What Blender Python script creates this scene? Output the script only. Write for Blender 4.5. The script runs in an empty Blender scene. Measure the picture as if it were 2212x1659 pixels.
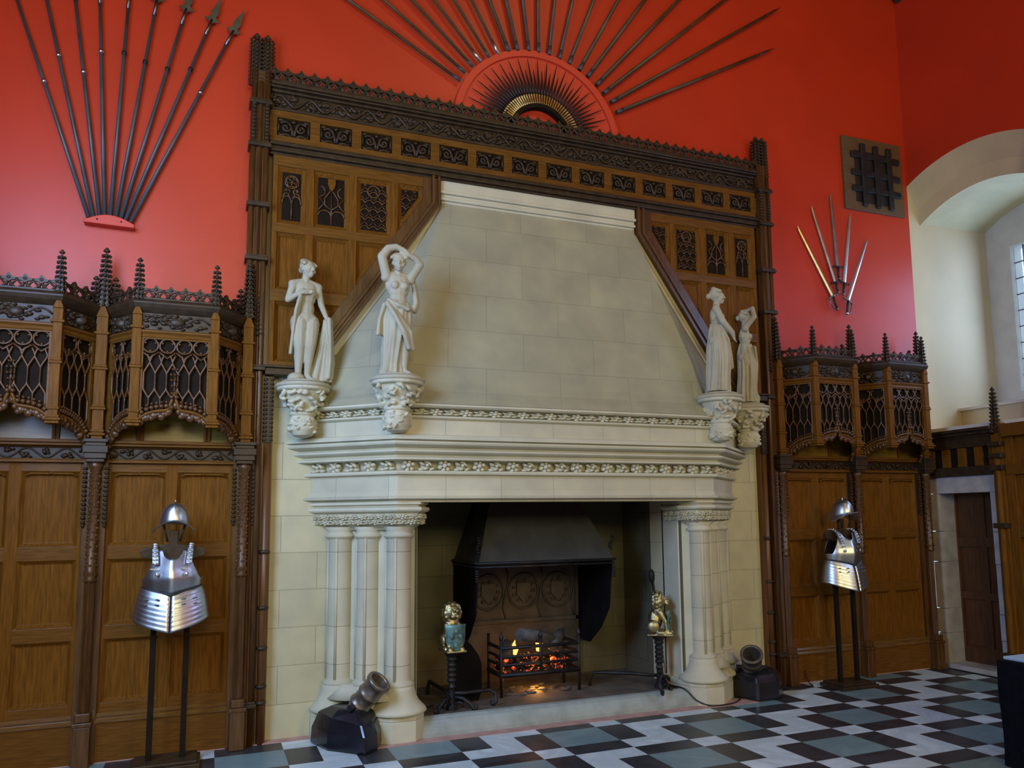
import bpy, bmesh, math, random
from mathutils import Vector, Matrix
PI = math.pi
SC = bpy.context.scene
COL = SC.collection
random.seed(7)

# ------------------------------------------------------------------ camera
cam = bpy.data.objects.new('camera', bpy.data.cameras.new('camera'))
COL.objects.link(cam)
SC.camera = cam
def cam_setup():
    F, yaw, pit, rol = 1728.57, .3957, .1167, -.013
    fw = Vector((math.sin(yaw)*math.cos(pit), math.cos(yaw)*math.cos(pit), math.sin(pit)))
    r = Vector((math.cos(yaw), -math.sin(yaw), 0)); u = r.cross(fw)
    c, s = math.cos(rol), math.sin(rol)
    r2 = c*r+s*u; u2 = c*u-s*r
    m = Matrix((r2, u2, -fw)).transposed().to_4x4()
    m.translation = (-2.78, -6.65, 1.65)
    cam.matrix_world = m
    cam.data.sensor_fit = 'HORIZONTAL'; cam.data.sensor_width = 36
    cam.data.lens = F/2212*36
    cam.data.shift_x = -65.32/2212; cam.data.shift_y = 86.9/2212
    cam.data.clip_start = .05; cam.data.clip_end = 100
cam_setup()

# ------------------------------------------------------------------ light and exposure
w = bpy.data.worlds.new('sky'); SC.world = w; w.use_nodes = True
bg = w.node_tree.nodes['Background']
bg.inputs['Color'].default_value = (.50, .70, 1.0, 1); bg.inputs['Strength'].default_value = 2.2
vs = SC.view_settings
SC.display_settings.display_device = 'sRGB'
vs.view_transform = 'Standard'; vs.look = 'None'; vs.gamma = 1; vs.use_curve_mapping = False
vs.exposure = 0.0
def area(name, loc, aim, sx, sy, power, color, spread=180):
    l = bpy.data.lights.new(name, 'AREA'); l.shape = 'RECTANGLE'; l.size = sx; l.size_y = sy
    l.energy = power; l.color = color; l.spread = math.radians(spread)
    o = bpy.data.objects.new(name, l); COL.objects.link(o); o.location = loc
    o.rotation_euler = (Vector(aim)-Vector(loc)).to_track_quat('-Z', 'Y').to_euler()
    return o
def point(name, loc, power, color, rad=.05):
    l = bpy.data.lights.new(name, 'POINT'); l.energy = power; l.color = color; l.shadow_soft_size = rad
    o = bpy.data.objects.new(name, l); COL.objects.link(o); o.location = loc
    return o
DAY = (.39, .60, 1.07)
WARM = (1.0, .80, .40)
# daylight through the hall windows on the left, right and rear walls
area('window_light_left', (-4.55, -3.1, 3.5), (-3.7, -2.45, 3.15), 1.5, 2.6, 205, DAY)
area('window_light_right', (5.80, -.90, 3.95), (4.8, -.90, 3.95), 1.2, 1.7, 30, DAY)
area('window_light_south', (4.60, -4.4, 3.9), (3.0, -3.6, 2.6), 1.4, 2.4, 105, DAY)
# the warmly lit far end of the hall, an added fill light beside it, and the lamps in the roof trusses
area('hall_light_rear', (-3.0, -13.9, 4.4), (-3.0, -12.8, 4.2), 3.0, 3.8, 560, (1.0, .84, .42))
area('fill_light_rear_right', (2.6, -13.9, 4.2), (2.6, -12.8, 4.0), 2.4, 3.0, 330, (1.0, .86, .48))  # added fill to brighten the ashlar on the right, no known lamp
area('truss_lamp_near', (-1.6, -7.5, 7.4), (-.8, 0, 2.6), .8, .8, 20, WARM)
area('truss_lamp_middle', (1.0, -4.2, 8.6), (0, 0, 5.6), .6, .6, 22, WARM)

# ------------------------------------------------------------------ materials
def new_mat(name):
    m = bpy.data.materials.new(name); m.use_nodes = True
    nt = m.node_tree; b = nt.nodes['Principled BSDF']
    return m, nt, b
def col4(c): return (c[0], c[1], c[2], 1)
def simple(name, c, rough=.5, metal=0, amt=.25, scale=6, stretch=(1, 1, 1), bump=.0, bscale=40, spec=.5, coat=0, detail=4, c2=None):
    m, nt, b = new_mat(name); N = nt.nodes; L = nt.links
    tc = N.new('ShaderNodeTexCoord'); mp = N.new('ShaderNodeMapping'); mp.inputs['Scale'].default_value = stretch
    L.new(tc.outputs['Object'], mp.inputs['Vector'])
    nz = N.new('ShaderNodeTexNoise'); nz.inputs['Scale'].default_value = scale; nz.inputs['Detail'].default_value = detail
    L.new(mp.outputs['Vector'], nz.inputs['Vector'])
    rp = N.new('ShaderNodeValToRGB')
    a = tuple(x*(1-amt) for x in c); d = tuple(min(1, x*(1+amt)) for x in (c2 or c))
    rp.color_ramp.elements[0].color = col4(a); rp.color_ramp.elements[0].position = .3
    rp.color_ramp.elements[1].color = col4(d); rp.color_ramp.elements[1].position = .7
    L.new(nz.outputs['Fac'], rp.inputs['Fac']); L.new(rp.outputs['Color'], b.inputs['Base Color'])
    b.inputs['Roughness'].default_value = rough; b.inputs['Metallic'].default_value = metal
    b.inputs['Specular IOR Level'].default_value = spec; b.inputs['Coat Weight'].default_value = coat
    b.inputs['Coat Roughness'].default_value = .25
    if bump:
        n2 = N.new('ShaderNodeTexNoise'); n2.inputs['Scale'].default_value = bscale; n2.inputs['Detail'].default_value = 5
        L.new(mp.outputs['Vector'], n2.inputs['Vector'])
        bp = N.new('ShaderNodeBump'); bp.inputs['Strength'].default_value = bump; bp.inputs['Distance'].default_value = .01
        L.new(n2.outputs['Fac'], bp.inputs['Height']); L.new(bp.outputs['Normal'], b.inputs['Normal'])
    return m
def ashlar(name, c, bw, bh, off=(0, 0), mortar=.004, rough=.75, amt=.075, dark=.68):
    """dressed stone: coursed blocks in the plane (x, z) of the object"""
    m, nt, b = new_mat(name); N = nt.nodes; L = nt.links
    tc = N.new('ShaderNodeTexCoord'); sp = N.new('ShaderNodeSeparateXYZ'); cb = N.new('ShaderNodeCombineXYZ')
    L.new(tc.outputs['Object'], sp.inputs[0])
    ad = N.new('ShaderNodeMath'); ad.operation = 'SUBTRACT'; L.new(sp.outputs['X'], ad.inputs[0])
    ml = N.new('ShaderNodeMath'); ml.operation = 'MULTIPLY'; ml.inputs[1].default_value = .35
    L.new(sp.outputs['Y'], ml.inputs[0]); L.new(ml.outputs[0], ad.inputs[1])
    L.new(ad.outputs[0], cb.inputs['X']); L.new(sp.outputs['Z'], cb.inputs['Y'])
    mp = N.new('ShaderNodeMapping'); mp.inputs['Location'].default_value = (off[0], off[1], 0)
    L.new(cb.outputs[0], mp.inputs['Vector'])
    br = N.new('ShaderNodeTexBrick'); br.offset = .5; br.squash = 1
    br.inputs['Scale'].default_value = 1; br.inputs['Brick Width'].default_value = bw; br.inputs['Row Height'].default_value = bh
    br.inputs['Mortar Size'].default_value = mortar; br.inputs['Mortar Smooth'].default_value = .4
    br.inputs['Color1'].default_value = col4(tuple(x*(1-amt) for x in c)); br.inputs['Color2'].default_value = col4(tuple(x*(1+amt) for x in c))
    br.inputs['Mortar'].default_value = col4(tuple(x*dark for x in c)); br.inputs['Bias'].default_value = 0
    L.new(mp.outputs[0], br.inputs['Vector'])
    nz = N.new('ShaderNodeTexNoise'); nz.inputs['Scale'].default_value = 3.5; nz.inputs['Detail'].default_value = 5
    L.new(tc.outputs['Object'], nz.inputs['Vector'])
    rp = N.new('ShaderNodeValToRGB'); rp.color_ramp.elements[0].position = .25; rp.color_ramp.elements[1].position = .75
    rp.color_ramp.elements[0].color = (.80, .80, .82, 1); rp.color_ramp.elements[1].color = (1.08, 1.06, 1.0, 1)
    L.new(nz.outputs['Fac'], rp.inputs['Fac'])
    mx = N.new('ShaderNodeMix'); mx.data_type = 'RGBA'; mx.blend_type = 'MULTIPLY'; mx.inputs['Factor'].default_value = 1
    L.new(br.outputs['Color'], mx.inputs['A']); L.new(rp.outputs['Color'], mx.inputs['B'])
    L.new(mx.outputs['Result'], b.inputs['Base Color']); b.inputs['Roughness'].default_value = rough
    b.inputs['Specular IOR Level'].default_value = .3
    bp = N.new('ShaderNodeBump'); bp.inputs['Strength'].default_value = .35; bp.inputs['Distance'].default_value = .008; bp.invert = True
    L.new(br.outputs['Fac'], bp.inputs['Height']); L.new(bp.outputs['Normal'], b.inputs['Normal'])
    return m
def glow(name, c, strength):
    m, nt, b = new_mat(name)
    b.inputs['Base Color'].default_value = (.02, .01, .01, 1)
    b.inputs['Emission Color'].default_value = col4(c); b.inputs['Emission Strength'].default_value = strength
    return m
def embers_mat():
    m, nt, b = new_mat('glowing_coals'); N = nt.nodes; L = nt.links
    tc = N.new('ShaderNodeTexCoord'); nz = N.new('ShaderNodeTexNoise'); nz.inputs['Scale'].default_value = 16; nz.inputs['Detail'].default_value = 3
    L.new(tc.outputs['Object'], nz.inputs['Vector'])
    rp = N.new('ShaderNodeValToRGB'); e = rp.color_ramp.elements
    e[0].position = .56; e[0].color = (0, 0, 0, 1); e[1].position = .76; e[1].color = (1, .42, .06, 1)
    k = e.new(.65); k.color = (.75, .05, .01, 1)
    L.new(nz.outputs['Fac'], rp.inputs['Fac']); L.new(rp.outputs['Color'], b.inputs['Emission Color'])
    b.inputs['Emission Strength'].default_value = 1.6; b.inputs['Base Color'].default_value = (.02, .015, .012, 1)
    return m
def marble(name, c, vein, amt, rough=.36):
    m, nt, b = new_mat(name); N = nt.nodes; L = nt.links
    tc = N.new('ShaderNodeTexCoord'); nz = N.new('ShaderNodeTexNoise'); nz.inputs['Scale'].default_value = 2.2; nz.inputs['Detail'].default_value = 9
    nz.inputs['Distortion'].default_value = 1.6; L.new(tc.outputs['Object'], nz.inputs['Vector'])
    rp = N.new('ShaderNodeValToRGB'); e = rp.color_ramp.elements
    e[0].position = .36; e[0].color = col4(c); e[1].position = .66; e[1].color = col4(tuple(x*.9 for x in c))
    k = e.new(.5); k.color = col4(tuple(c[i]*(1-amt)+vein[i]*amt for i in range(3)))
    L.new(nz.outputs['Fac'], rp.inputs['Fac']); L.new(rp.outputs['Color'], b.inputs['Base Color'])
    b.inputs['Roughness'].default_value = rough
    return m
M = dict(
    red=simple('red_plaster', (.50, .036, .010), .40, amt=.07, scale=1.3, bump=.06, bscale=120, spec=.45),
    red_board=simple('red_painted_board', (.58, .050, .018), .5, amt=.04, scale=2),
    cream=simple('cream_plaster', (.58, .48, .30), .8, amt=.06, scale=2, bump=.08, bscale=60),
    oak=simple('oak_panel', (.150, .060, .0080), .42, amt=.30, scale=9, stretch=(9, 9, .7), bump=.04, bscale=22, spec=.06),
    oak_rail=simple('oak_rail', (.135, .056, .0085), .38, amt=.28, scale=9, stretch=(.8, 9, 9), bump=.05, bscale=22, spec=.15),
    oak_post=simple('brown_oak_post', (.085, .036, .010), .32, amt=.4, scale=5, stretch=(9, 9, .8), bump=.05, bscale=22, spec=.45),
    oak_dark=simple('dark_carved_oak', (.038, .023, .011), .42, amt=.35, scale=14, bump=.10, bscale=90, spec=.32),
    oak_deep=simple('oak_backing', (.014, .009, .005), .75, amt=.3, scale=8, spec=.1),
    oak_gloss=simple('polished_oak', (.15, .070, .013), .22, amt=.25, scale=9, stretch=(.8, 9, 9), spec=.6),
    oak_wax=simple('waxed_oak', (.22, .140, .022), .30, amt=.25, scale=5, stretch=(.8, 9, 9), bump=.03, bscale=22, spec=.38),
    red_oak=simple('reddish_oak', (.125, .052, .013), .36, amt=.3, scale=5, stretch=(9, 9, .8), spec=.5),
    stone=simple('dressed_sandstone', (.55, .53, .38), .72, amt=.10, scale=3.5, bump=.07, bscale=120, spec=.3),
    carved=simple('carved_sandstone', (.53, .51, .36), .75, amt=.15, scale=9, bump=.25, bscale=55, spec=.25),
    statue=simple('statue_stone', (.42, .395, .275), .7, amt=.10, scale=5, bump=.04, bscale=120, spec=.3),
    ash_wall=ashlar('ashlar_wall', (.54, .51, .32), .56, .287, (.1, .03)),
    ash_hood=ashlar('ashlar_hood', (.365, .355, .235), .66, .335, (.3, .14), mortar=.003, dark=.78, amt=.035),
    ash_lintel=ashlar('ashlar_lintel', (.55, .53, .38), .46, 2.0, (.05, 1.0), mortar=.003, dark=.7),
    ash_col=ashlar('ashlar_column', (.55, .53, .38), 90, .287, (40, .03), mortar=.003, dark=.55, amt=.03),
    arch=simple('arch_stone', (.56, .50, .29), .8, amt=.08, scale=3),
    dark_bronze=simple('dark_bronze', (.11, .095, .075), .4, .6, amt=.35, scale=8),
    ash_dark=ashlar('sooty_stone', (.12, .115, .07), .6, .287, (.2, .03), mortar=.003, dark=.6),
    kerb=simple('grey_kerb_stone', (.30, .35, .32), .6, amt=.2, scale=7, bump=.15, bscale=60),
    hearth=simple('sooty_hearth', (.10, .085, .065), .8, amt=.35, scale=7),
    grey_stone=simple('grey_door_stone', (.44, .43, .40), .8, amt=.22, scale=6, bump=.2, bscale=50),
    white_tile=marble('white_marble', (.70, .80, .80), (.32, .42, .43), .55),
    black_tile=marble('black_marble', (.018, .022, .027), (.06, .06, .065), .5),
    green_tile=marble('green_marble', (.20, .30, .30), (.12, .20, .21), .6),
    pink=simple('pink_stone', (.46, .27, .23), .5, amt=.2, scale=9),
    steel=simple('polished_steel', (.56, .60, .62), .36, 1, amt=.18, scale=7, bump=.05, bscale=25),
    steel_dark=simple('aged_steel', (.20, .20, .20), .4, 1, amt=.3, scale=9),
    strap=simple('black_leather', (.015, .013, .012), .5, amt=.3, scale=10),
    pole=simple('blue_grey_shaft', (.050, .065, .070), .38, amt=.35, scale=4, stretch=(1, 1, 1)),
    pole_brown=simple('brown_shaft', (.075, .050, .022), .4, amt=.35, scale=5),
    brass=simple('brass', (.42, .34, .14), .36, 1, amt=.25, scale=12),
    gilt=simple('gilded_metal', (.46, .40, .20), .42, 1, amt=.3, scale=20, bump=.2, bscale=60),
    verdigris=simple('verdigris_bronze', (.06, .12, .095), .5, .4, amt=.5, scale=14, c2=(.12, .24, .23)),
    iron=simple('black_iron', (.028, .028, .030), .5, .6, amt=.35, scale=9, bump=.15, bscale=50),
    iron_plate=simple('iron_hood_plate', (.045, .050, .047), .6, .3, amt=.25, scale=5, bump=.1, bscale=30),
    fireback=simple('rusty_fireback', (.055, .047, .042), .6, .3, amt=.35, scale=8, bump=.3, bscale=35),
    log=simple('charred_log', (.085, .08, .07), .85, amt=.5, scale=9, bump=.8, bscale=25),
    coals=embers_mat(), flame=glow('flame', (1, .42, .08), 3),
    black_block=simple('black_lacquer', (.010, .011, .016), .22, amt=.3, scale=5, bump=.25, bscale=7, spec=.6),
    bronze=simple('worn_bronze', (.24, .20, .155), .36, .75, amt=.3, scale=8),
    black=simple('black_cable', (.008, .008, .008), .5),
    plywood=simple('brown_board', (.11, .062, .024), .6, amt=.12, scale=5, stretch=(1, 1, 6)),
    casing=simple('black_fabric', (.004, .005, .008), .8, amt=.3, scale=20, spec=.08),
    soot=simple('sooty_black_iron', (.006, .006, .006), .8, amt=.3, spec=.1),
    casing_top=simple('pale_blue_card', (.35, .50, .62), .4, amt=.05),
    ledge=simple('pale_sill', (.70, .66, .58), .6, amt=.06, scale=3),
    frame_white=simple('window_stone', (.62, .58, .50), .7, amt=.08, scale=5),
    lead=simple('window_lead', (.10, .10, .11), .5, .5),
    timber=simple('roof_timber', (.035, .025, .018), .7, amt=.3, scale=5),
)
def glass_mat():
    m, nt, b = new_mat('window_glass')
    b.inputs['Base Color'].default_value = (.95, .98, 1, 1); b.inputs['Roughness'].default_value = .05
    b.inputs['Transmission Weight'].default_value = 1; b.inputs['IOR'].default_value = 1.02
    return m
M['glass'] = glass_mat()

# ------------------------------------------------------------------ mesh helpers
class MB:
    def __init__(s): s.v = []; s.f = []; s.sm = []; s.mi = []
    def add(s, vs, fs, smooth=False, mi=0):
        n = len(s.v); s.v += [tuple(p) for p in vs]
        for f in fs: s.f.append(tuple(i+n for i in f)); s.sm.append(smooth); s.mi.append(mi)
        return s
    def box(s, x0, x1, y0, y1, z0, z1, mi=0):
        if x0 > x1: x0, x1 = x1, x0
        if y0 > y1: y0, y1 = y1, y0
        if z0 > z1: z0, z1 = z1, z0
        v = [(x, y, z) for z in (z0, z1) for y in (y0, y1) for x in (x0, x1)]
        return s.add(v, [(0, 2, 3, 1), (4, 5, 7, 6), (0, 1, 5, 4), (2, 6, 7, 3), (0, 4, 6, 2), (1, 3, 7, 5)], mi=mi)
    def prism(s, pts, ax, a, b, mi=0):
        def P(p, t): return {'x': (t, p[0], p[1]), 'y': (p[0], t, p[1]), 'z': (p[0], p[1], t)}[ax]
        n = len(pts); v = [P(p, a) for p in pts]+[P(p, b) for p in pts]
        f = [tuple(range(n))[::-1], tuple(range(n, 2*n))]+[(i, (i+1) % n, n+(i+1) % n, n+i) for i in range(n)]
        return s.add(v, f, mi=mi)
    def loft(s, rings, closed=True, cap=True, smooth=True, mi=0):
        n = len(rings[0]); v = [p for r in rings for p in r]; f = []
        for i in range(len(rings)-1):
            for j in range(n if closed else n-1):
                k = (j+1) % n; f.append((i*n+j, i*n+k, (i+1)*n+k, (i+1)*n+j))
        s.add(v, f, smooth, mi)
        if cap and closed:
            m0 = len(s.v)-len(v)
            for fc in (tuple(range(n))[::-1], tuple(range((len(rings)-1)*n, len(rings)*n))):
                s.f.append(tuple(i+m0 for i in fc)); s.sm.append(False); s.mi.append(mi)
        return s
    def tube(s, pts, r, n=6, closed=False, smooth=True, mi=0, flat=1.0, up=None):
        P = [Vector(p) for p in pts]; m = len(P)
        R = r if isinstance(r, (list, tuple)) else [r]*m
        rings = []; prev = None
        for i in range(m):
            if closed: t = (P[(i+1) % m]-P[i-1])
            else: t = P[min(i+1, m-1)]-P[max(i-1, 0)]
            if t.length < 1e-9: t = Vector((0, 0, 1))
            t.normalize()
            if prev is None:
                a = Vector(up) if up else (Vector((0, 1, 0)) if abs(t.y) < .9 else Vector((1, 0, 0)))
            else: a = prev
            a = a-t*a.dot(t)
            if a.length < 1e-6: a = t.orthogonal()
            a.normalize(); prev = a; b = t.cross(a)
            rings.append([tuple(P[i]+(a*math.cos(2*PI*k/n)*flat+b*math.sin(2*PI*k/n))*R[i]) for k in range(n)])
        if closed: rings.append(rings[0])
        return s.loft(rings, True, not closed, smooth, mi)
    def lathe(s, prof, c=(0, 0, 0), n=20, mat=None, smooth=True, mi=0, cap=True, rot=0):
        rings = []
        for r, z in prof:
            ring = []
            for k in range(n):
                a = 2*PI*k/n+rot; p = Vector((r*math.cos(a), r*math.sin(a), z))
                if mat: p = mat @ p
                ring.append(tuple(p+Vector(c)))
            rings.append(ring)
        return s.loft(rings, True, cap, smooth, mi)
    def ell(s, c, r, nu=12, nv=8, mat=None, mi=0):
        if not isinstance(r, (list, tuple)): r = (r, r, r)
        v = []; f = []
        for i in range(nv+1):
            th = PI*i/nv
            for k in range(nu):
                a = 2*PI*k/nu
                p = Vector((r[0]*math.sin(th)*math.cos(a), r[1]*math.sin(th)*math.sin(a), r[2]*math.cos(th)))
                if mat: p = mat @ p
                v.append(tuple(p+Vector(c)))
        for i in range(nv):
            for k in range(nu):
                k2 = (k+1) % nu; f.append((i*nu+k, (i+1)*nu+k, (i+1)*nu+k2, i*nu+k2))
        return s.add(v, f, True, mi)
    def cap(s, p0, p1, r0, r1=None, n=10):
        r1 = r0 if r1 is None else r1
        s.tube([p0, p1], [r0, r1], n); s.ell(p0, r0, n, 6); s.ell(p1, r1, n, 6)
        return s
    def chain(s, pts, rs, n=10):
        for i in range(len(pts)-1): s.cap(pts[i], pts[i+1], rs[i], rs[i+1], n)
        return s
    def merge(s, o, mat=None):
        v = [tuple(mat @ Vector(p)) for p in o.v] if mat else o.v
        n = len(s.v); s.v += v
        s.f += [tuple(i+n for i in f) for f in o.f]; s.sm += o.sm; s.mi += o.mi
        return s

def root_loc(p):
    v = Vector((0, 0, 0))
    while p is not None: v += p.location; p = p.parent
    return v
def make_mesh(name, mb, mats, off=(0, 0, 0), bevel=0):
    me = bpy.data.meshes.new(name)
    ox, oy, oz = off
    me.from_pydata([(x-ox, y-oy, z-oz) for x, y, z in mb.v], [], mb.f)
    if not isinstance(mats, (list, tuple)): mats = [mats]
    for m in mats: me.materials.append(M[m] if isinstance(m, str) else m)
    me.polygons.foreach_set('use_smooth', mb.sm); me.polygons.foreach_set('material_index', mb.mi)
    bm = bmesh.new(); bm.from_mesh(me); bmesh.ops.recalc_face_normals(bm, faces=bm.faces); bm.to_mesh(me); bm.free()
    me.update()
    return me
def obj(name, mb, mats, parent=None, bevel=0, label=None, local=False):
    off = (0, 0, 0) if (local or parent is None) else root_loc(parent)
    o = bpy.data.objects.new(name, make_mesh(name, mb, mats, off)); COL.objects.link(o)
    if parent is not None: o.parent = parent
    if bevel:
        b = o.modifiers.new('bevel', 'BEVEL'); b.width = bevel; b.segments = 2; b.limit_method = 'ANGLE'; b.angle_limit = .6
    if label: o['label'] = label
    return o
def tag(o, label, cat, group=None, kind=None):
    o['label'] = label; o['category'] = cat
    if group: o['group'] = group
    if kind: o['kind'] = kind
    return o
def thing(name, label, cat, loc=(0, 0, 0), rz=0, group=None):
    o = bpy.data.objects.new(name, None); COL.objects.link(o); o.location = loc; o.rotation_euler = (0, 0, rz)
    o.empty_display_size = .1
    return tag(o, label, cat, group)
def struct(name, mb, mats, label=None):
    o = obj(name, mb, mats); o['kind'] = 'structure'
    if label: o['label'] = label
    return o
def dup(o, loc, rz=None, label=None, group=None, parent=None):
    c = o.copy(); COL.objects.link(c)
    if parent is None:
        c.location = loc
        if rz is not None: c.rotation_euler = (0, 0, rz)
        if label: c['label'] = label
        if group: c['group'] = group
    else: c.parent = parent
    for ch in KIDS.get(o.name, []) or [x for x in o.children]: dup(ch, None, parent=c)
    return c
KIDS = {}
def remesh(name, mb, mat, parent, voxel, smooth=2, local=False, label=None):
    o = bpy.data.objects.new('tmp', make_mesh('tmp', mb, mat)); COL.objects.link(o)
    r = o.modifiers.new('r', 'REMESH'); r.mode = 'VOXEL'; r.voxel_size = voxel; r.use_smooth_shade = True
    if smooth:
        s = o.modifiers.new('s', 'SMOOTH'); s.iterations = smooth; s.factor = .5
    bpy.context.view_layer.update()
    dg = bpy.context.evaluated_depsgraph_get()
    me = bpy.data.meshes.new_from_object(o.evaluated_get(dg)); me.name = name
    bpy.data.objects.remove(o)
    if not local and parent is not None: me.transform(Matrix.Translation(-root_loc(parent)))
    me.polygons.foreach_set('use_smooth', [True]*len(me.polygons))
    q = bpy.data.objects.new(name, me); COL.objects.link(q); q.parent = parent
    if label: q['label'] = label
    return q
def isect(p, d, q, e):
    den = d[0]*e[1]-d[1]*e[0]
    t = ((q[0]-p[0])*e[1]-(q[1]-p[1])*e[0])/den
    return (p[0]+d[0]*t, p[1]+d[1]*t)
def offset_plan(pl, d, wall_ends=True):
    """plan polyline offset outwards (to the right of its direction), ends sliding along y = const"""
    segs = []
    for a, b in zip(pl, pl[1:]):
        l = math.hypot(b[0]-a[0], b[1]-a[1]); t = ((b[0]-a[0])/l, (b[1]-a[1])/l); n = (t[1], -t[0])
        segs.append(((a[0]+n[0]*d, a[1]+n[1]*d), t))
    out = []
    for i, p in enumerate(pl):
        if i == 0 or i == len(pl)-1:
            q, t = segs[0 if i == 0 else -1]
            if wall_ends and abs(t[1]) > .2: out.append(isect(q, t, p, (1, 0)))
            else:
                n = (t[1], -t[0]); out.append((p[0]+n[0]*d, p[1]+n[1]*d))
        else: out.append(isect(segs[i-1][0], segs[i-1][1], segs[i][0], segs[i][1]))
    return out
def sweep(mb, pl, prof, wall_ends=True, smooth=False):
    rings = [[(x, y, z) for x, y in offset_plan(pl, d, wall_ends)] for d, z in prof]
    mb.loft(rings, closed=False, cap=False, smooth=smooth)
    # close the two ends and the back
    n = len(pl); m = len(prof); base = len(mb.v)-n*m
    for e in (0, n-1): mb.f.append(tuple(base+i*n+e for i in range(m))); mb.sm.append(False); mb.mi.append(0)
    return mb
def clip(poly, p, n):
    """keep the part of a 2D polygon where (q-p).n >= 0"""
    out = []
    for i in range(len(poly)):
        a, b = poly[i], poly[(i+1) % len(poly)]
        da = (a[0]-p[0])*n[0]+(a[1]-p[1])*n[1]; db = (b[0]-p[0])*n[0]+(b[1]-p[1])*n[1]
        if da >= 0: out.append(a)
        if (da >= 0) != (db >= 0):
            t = da/(da-db); out.append((a[0]+(b[0]-a[0])*t, a[1]+(b[1]-a[1])*t))
    return out
def inset(poly, d):
    """shrink a convex polygon"""
    ar = sum(poly[i-1][0]*poly[i][1]-poly[i][0]*poly[i-1][1] for i in range(len(poly)))
    if ar < 0: poly = poly[::-1]
    out = list(poly)
    for i in range(len(poly)):
        a, b = poly[i-1], poly[i]; l = math.hypot(b[0]-a[0], b[1]-a[1])
        if l < 1e-6: continue
        n = (-(b[1]-a[1])/l, (b[0]-a[0])/l)
        out = clip(out, (a[0]+n[0]*d, a[1]+n[1]*d), n)
    # drop doubles
    res = []
    for p in out:
        if not res or math.hypot(p[0]-res[-1][0], p[1]-res[-1][1]) > 1e-4: res.append(p)
    return res
def rotz(a): return Matrix.Rotation(a, 4, 'Z')
def TR(x, y, z): return Matrix.Translation((x, y, z))

# ================================================================== the setting
XR = 4.67
# --- floor: marble squares, black bars, white squares
def build_floor():
    mb = MB(); UX, UY = .233, .205
    greens = set(); blacks = set()
    for a in range(-40, 41):
        for c in range(-40, 41):
            i0, j0 = 1+3*a+2*c, 1-3*a+4*c
            if abs(i0) > 90 or abs(j0) > 90: continue
            for di in (0, 1):
                for dj in (0, 1): greens.add((i0+di, j0+dj))
                blacks.update([(i0+di, j0-1), (i0+di, j0+2), (i0-1, j0+di), (i0+2, j0+di)])
    for i in range(-24, 17):
        for j in range(-4, 46):
            x = 1.284+UX*(i-3); y = -.937-UY*(j-1)
            mi = 2 if (i, j) in greens else 1 if (i, j) in blacks else 0
            x0, x1 = max(x, -4.67), min(x+UX, XR+.3)
            if x1 <= x0: continue
            mb.add([(x0, y-UY, 0), (x1, y-UY, 0), (x1, y, 0), (x0, y, 0)], [(0, 1, 2, 3)], mi=mi)
    mb.add([(-4.67, -10, -.02), (5.4, -10, -.02), (5.4, .1, -.02), (-4.67, .1, -.02)], [(0, 1, 2, 3)], mi=3)
    mb.add([(-4.67, -14, -.005), (5.4, -14, -.005), (5.4, -9.8, -.005), (-4.67, -9.8, -.005)], [(0, 1, 2, 3)], mi=2)
    mb.box(-4.67, XR, -.115, 0, -.01, .006, mi=4)
    mb.box(-1.62, 1.80, -.60, -.40, -.01, .004, mi=4)
    return struct('floor', mb, ['white_tile', 'black_tile', 'green_tile', 'hearth', 'pink'])
build_floor()
HW = 2.33
mb = MB()
mb.box(-4.9, -HW, 0, .25, -.05, 9); mb.box(HW, XR, 0, .25, -.05, 9); mb.box(-HW, HW, 0, .25, 1.8, 9)
struct('wall_back', mb, 'red')
mb = MB(); mb.box(-4.9, -4.67, -14, 0, 0, 1.9); mb.box(-4.9, -4.67, -14, 0, 4.7, 9)
mb.box(-4.9, -4.67, -2.3, 0, 1.9, 4.7); mb.box(-4.9, -4.67, -14, -3.9, 1.9, 4.7)
struct('wall_left', mb, 'red')
mb = MB(); mb.box(-4.67, -4.60, -14, -.02, 0, 1.9); mb.box(-4.67, -4.60, -2.25, -.02, 1.9, 2.5); mb.box(-4.67, -4.60, -14, -3.95, 1.9, 2.5); struct('trim_5', mb, 'oak', 'oak panelling along the left wall')
mb = MB(); mb.box(-4.9, 7, -14.2, -14, 0, 9); struct('wall_rear', mb, 'timber')
mb = MB(); mb.box(-4.9, 7, -14.2, .25, 9, 9.2)
struct('ceiling', mb, 'timber')

# --- right wall: arched window recess with a splayed stone arch
def arch_pts(yc, half, zs, rise, n=20):
    R = (half*half+rise*rise)/(2*rise); a = math.asin(half/R)
    return [(yc+R*math.sin(t), zs+rise-R+R*math.cos(t)) for t in [-a+2*a*k/n for k in range(n+1)]]
YC, HALF = -.76, .76
outer = arch_pts(YC, HALF, 5.45, .17)
inner = arch_pts(YC, HALF-.0, 5.03, .21)
SILL = 2.56
mb = MB()
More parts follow.
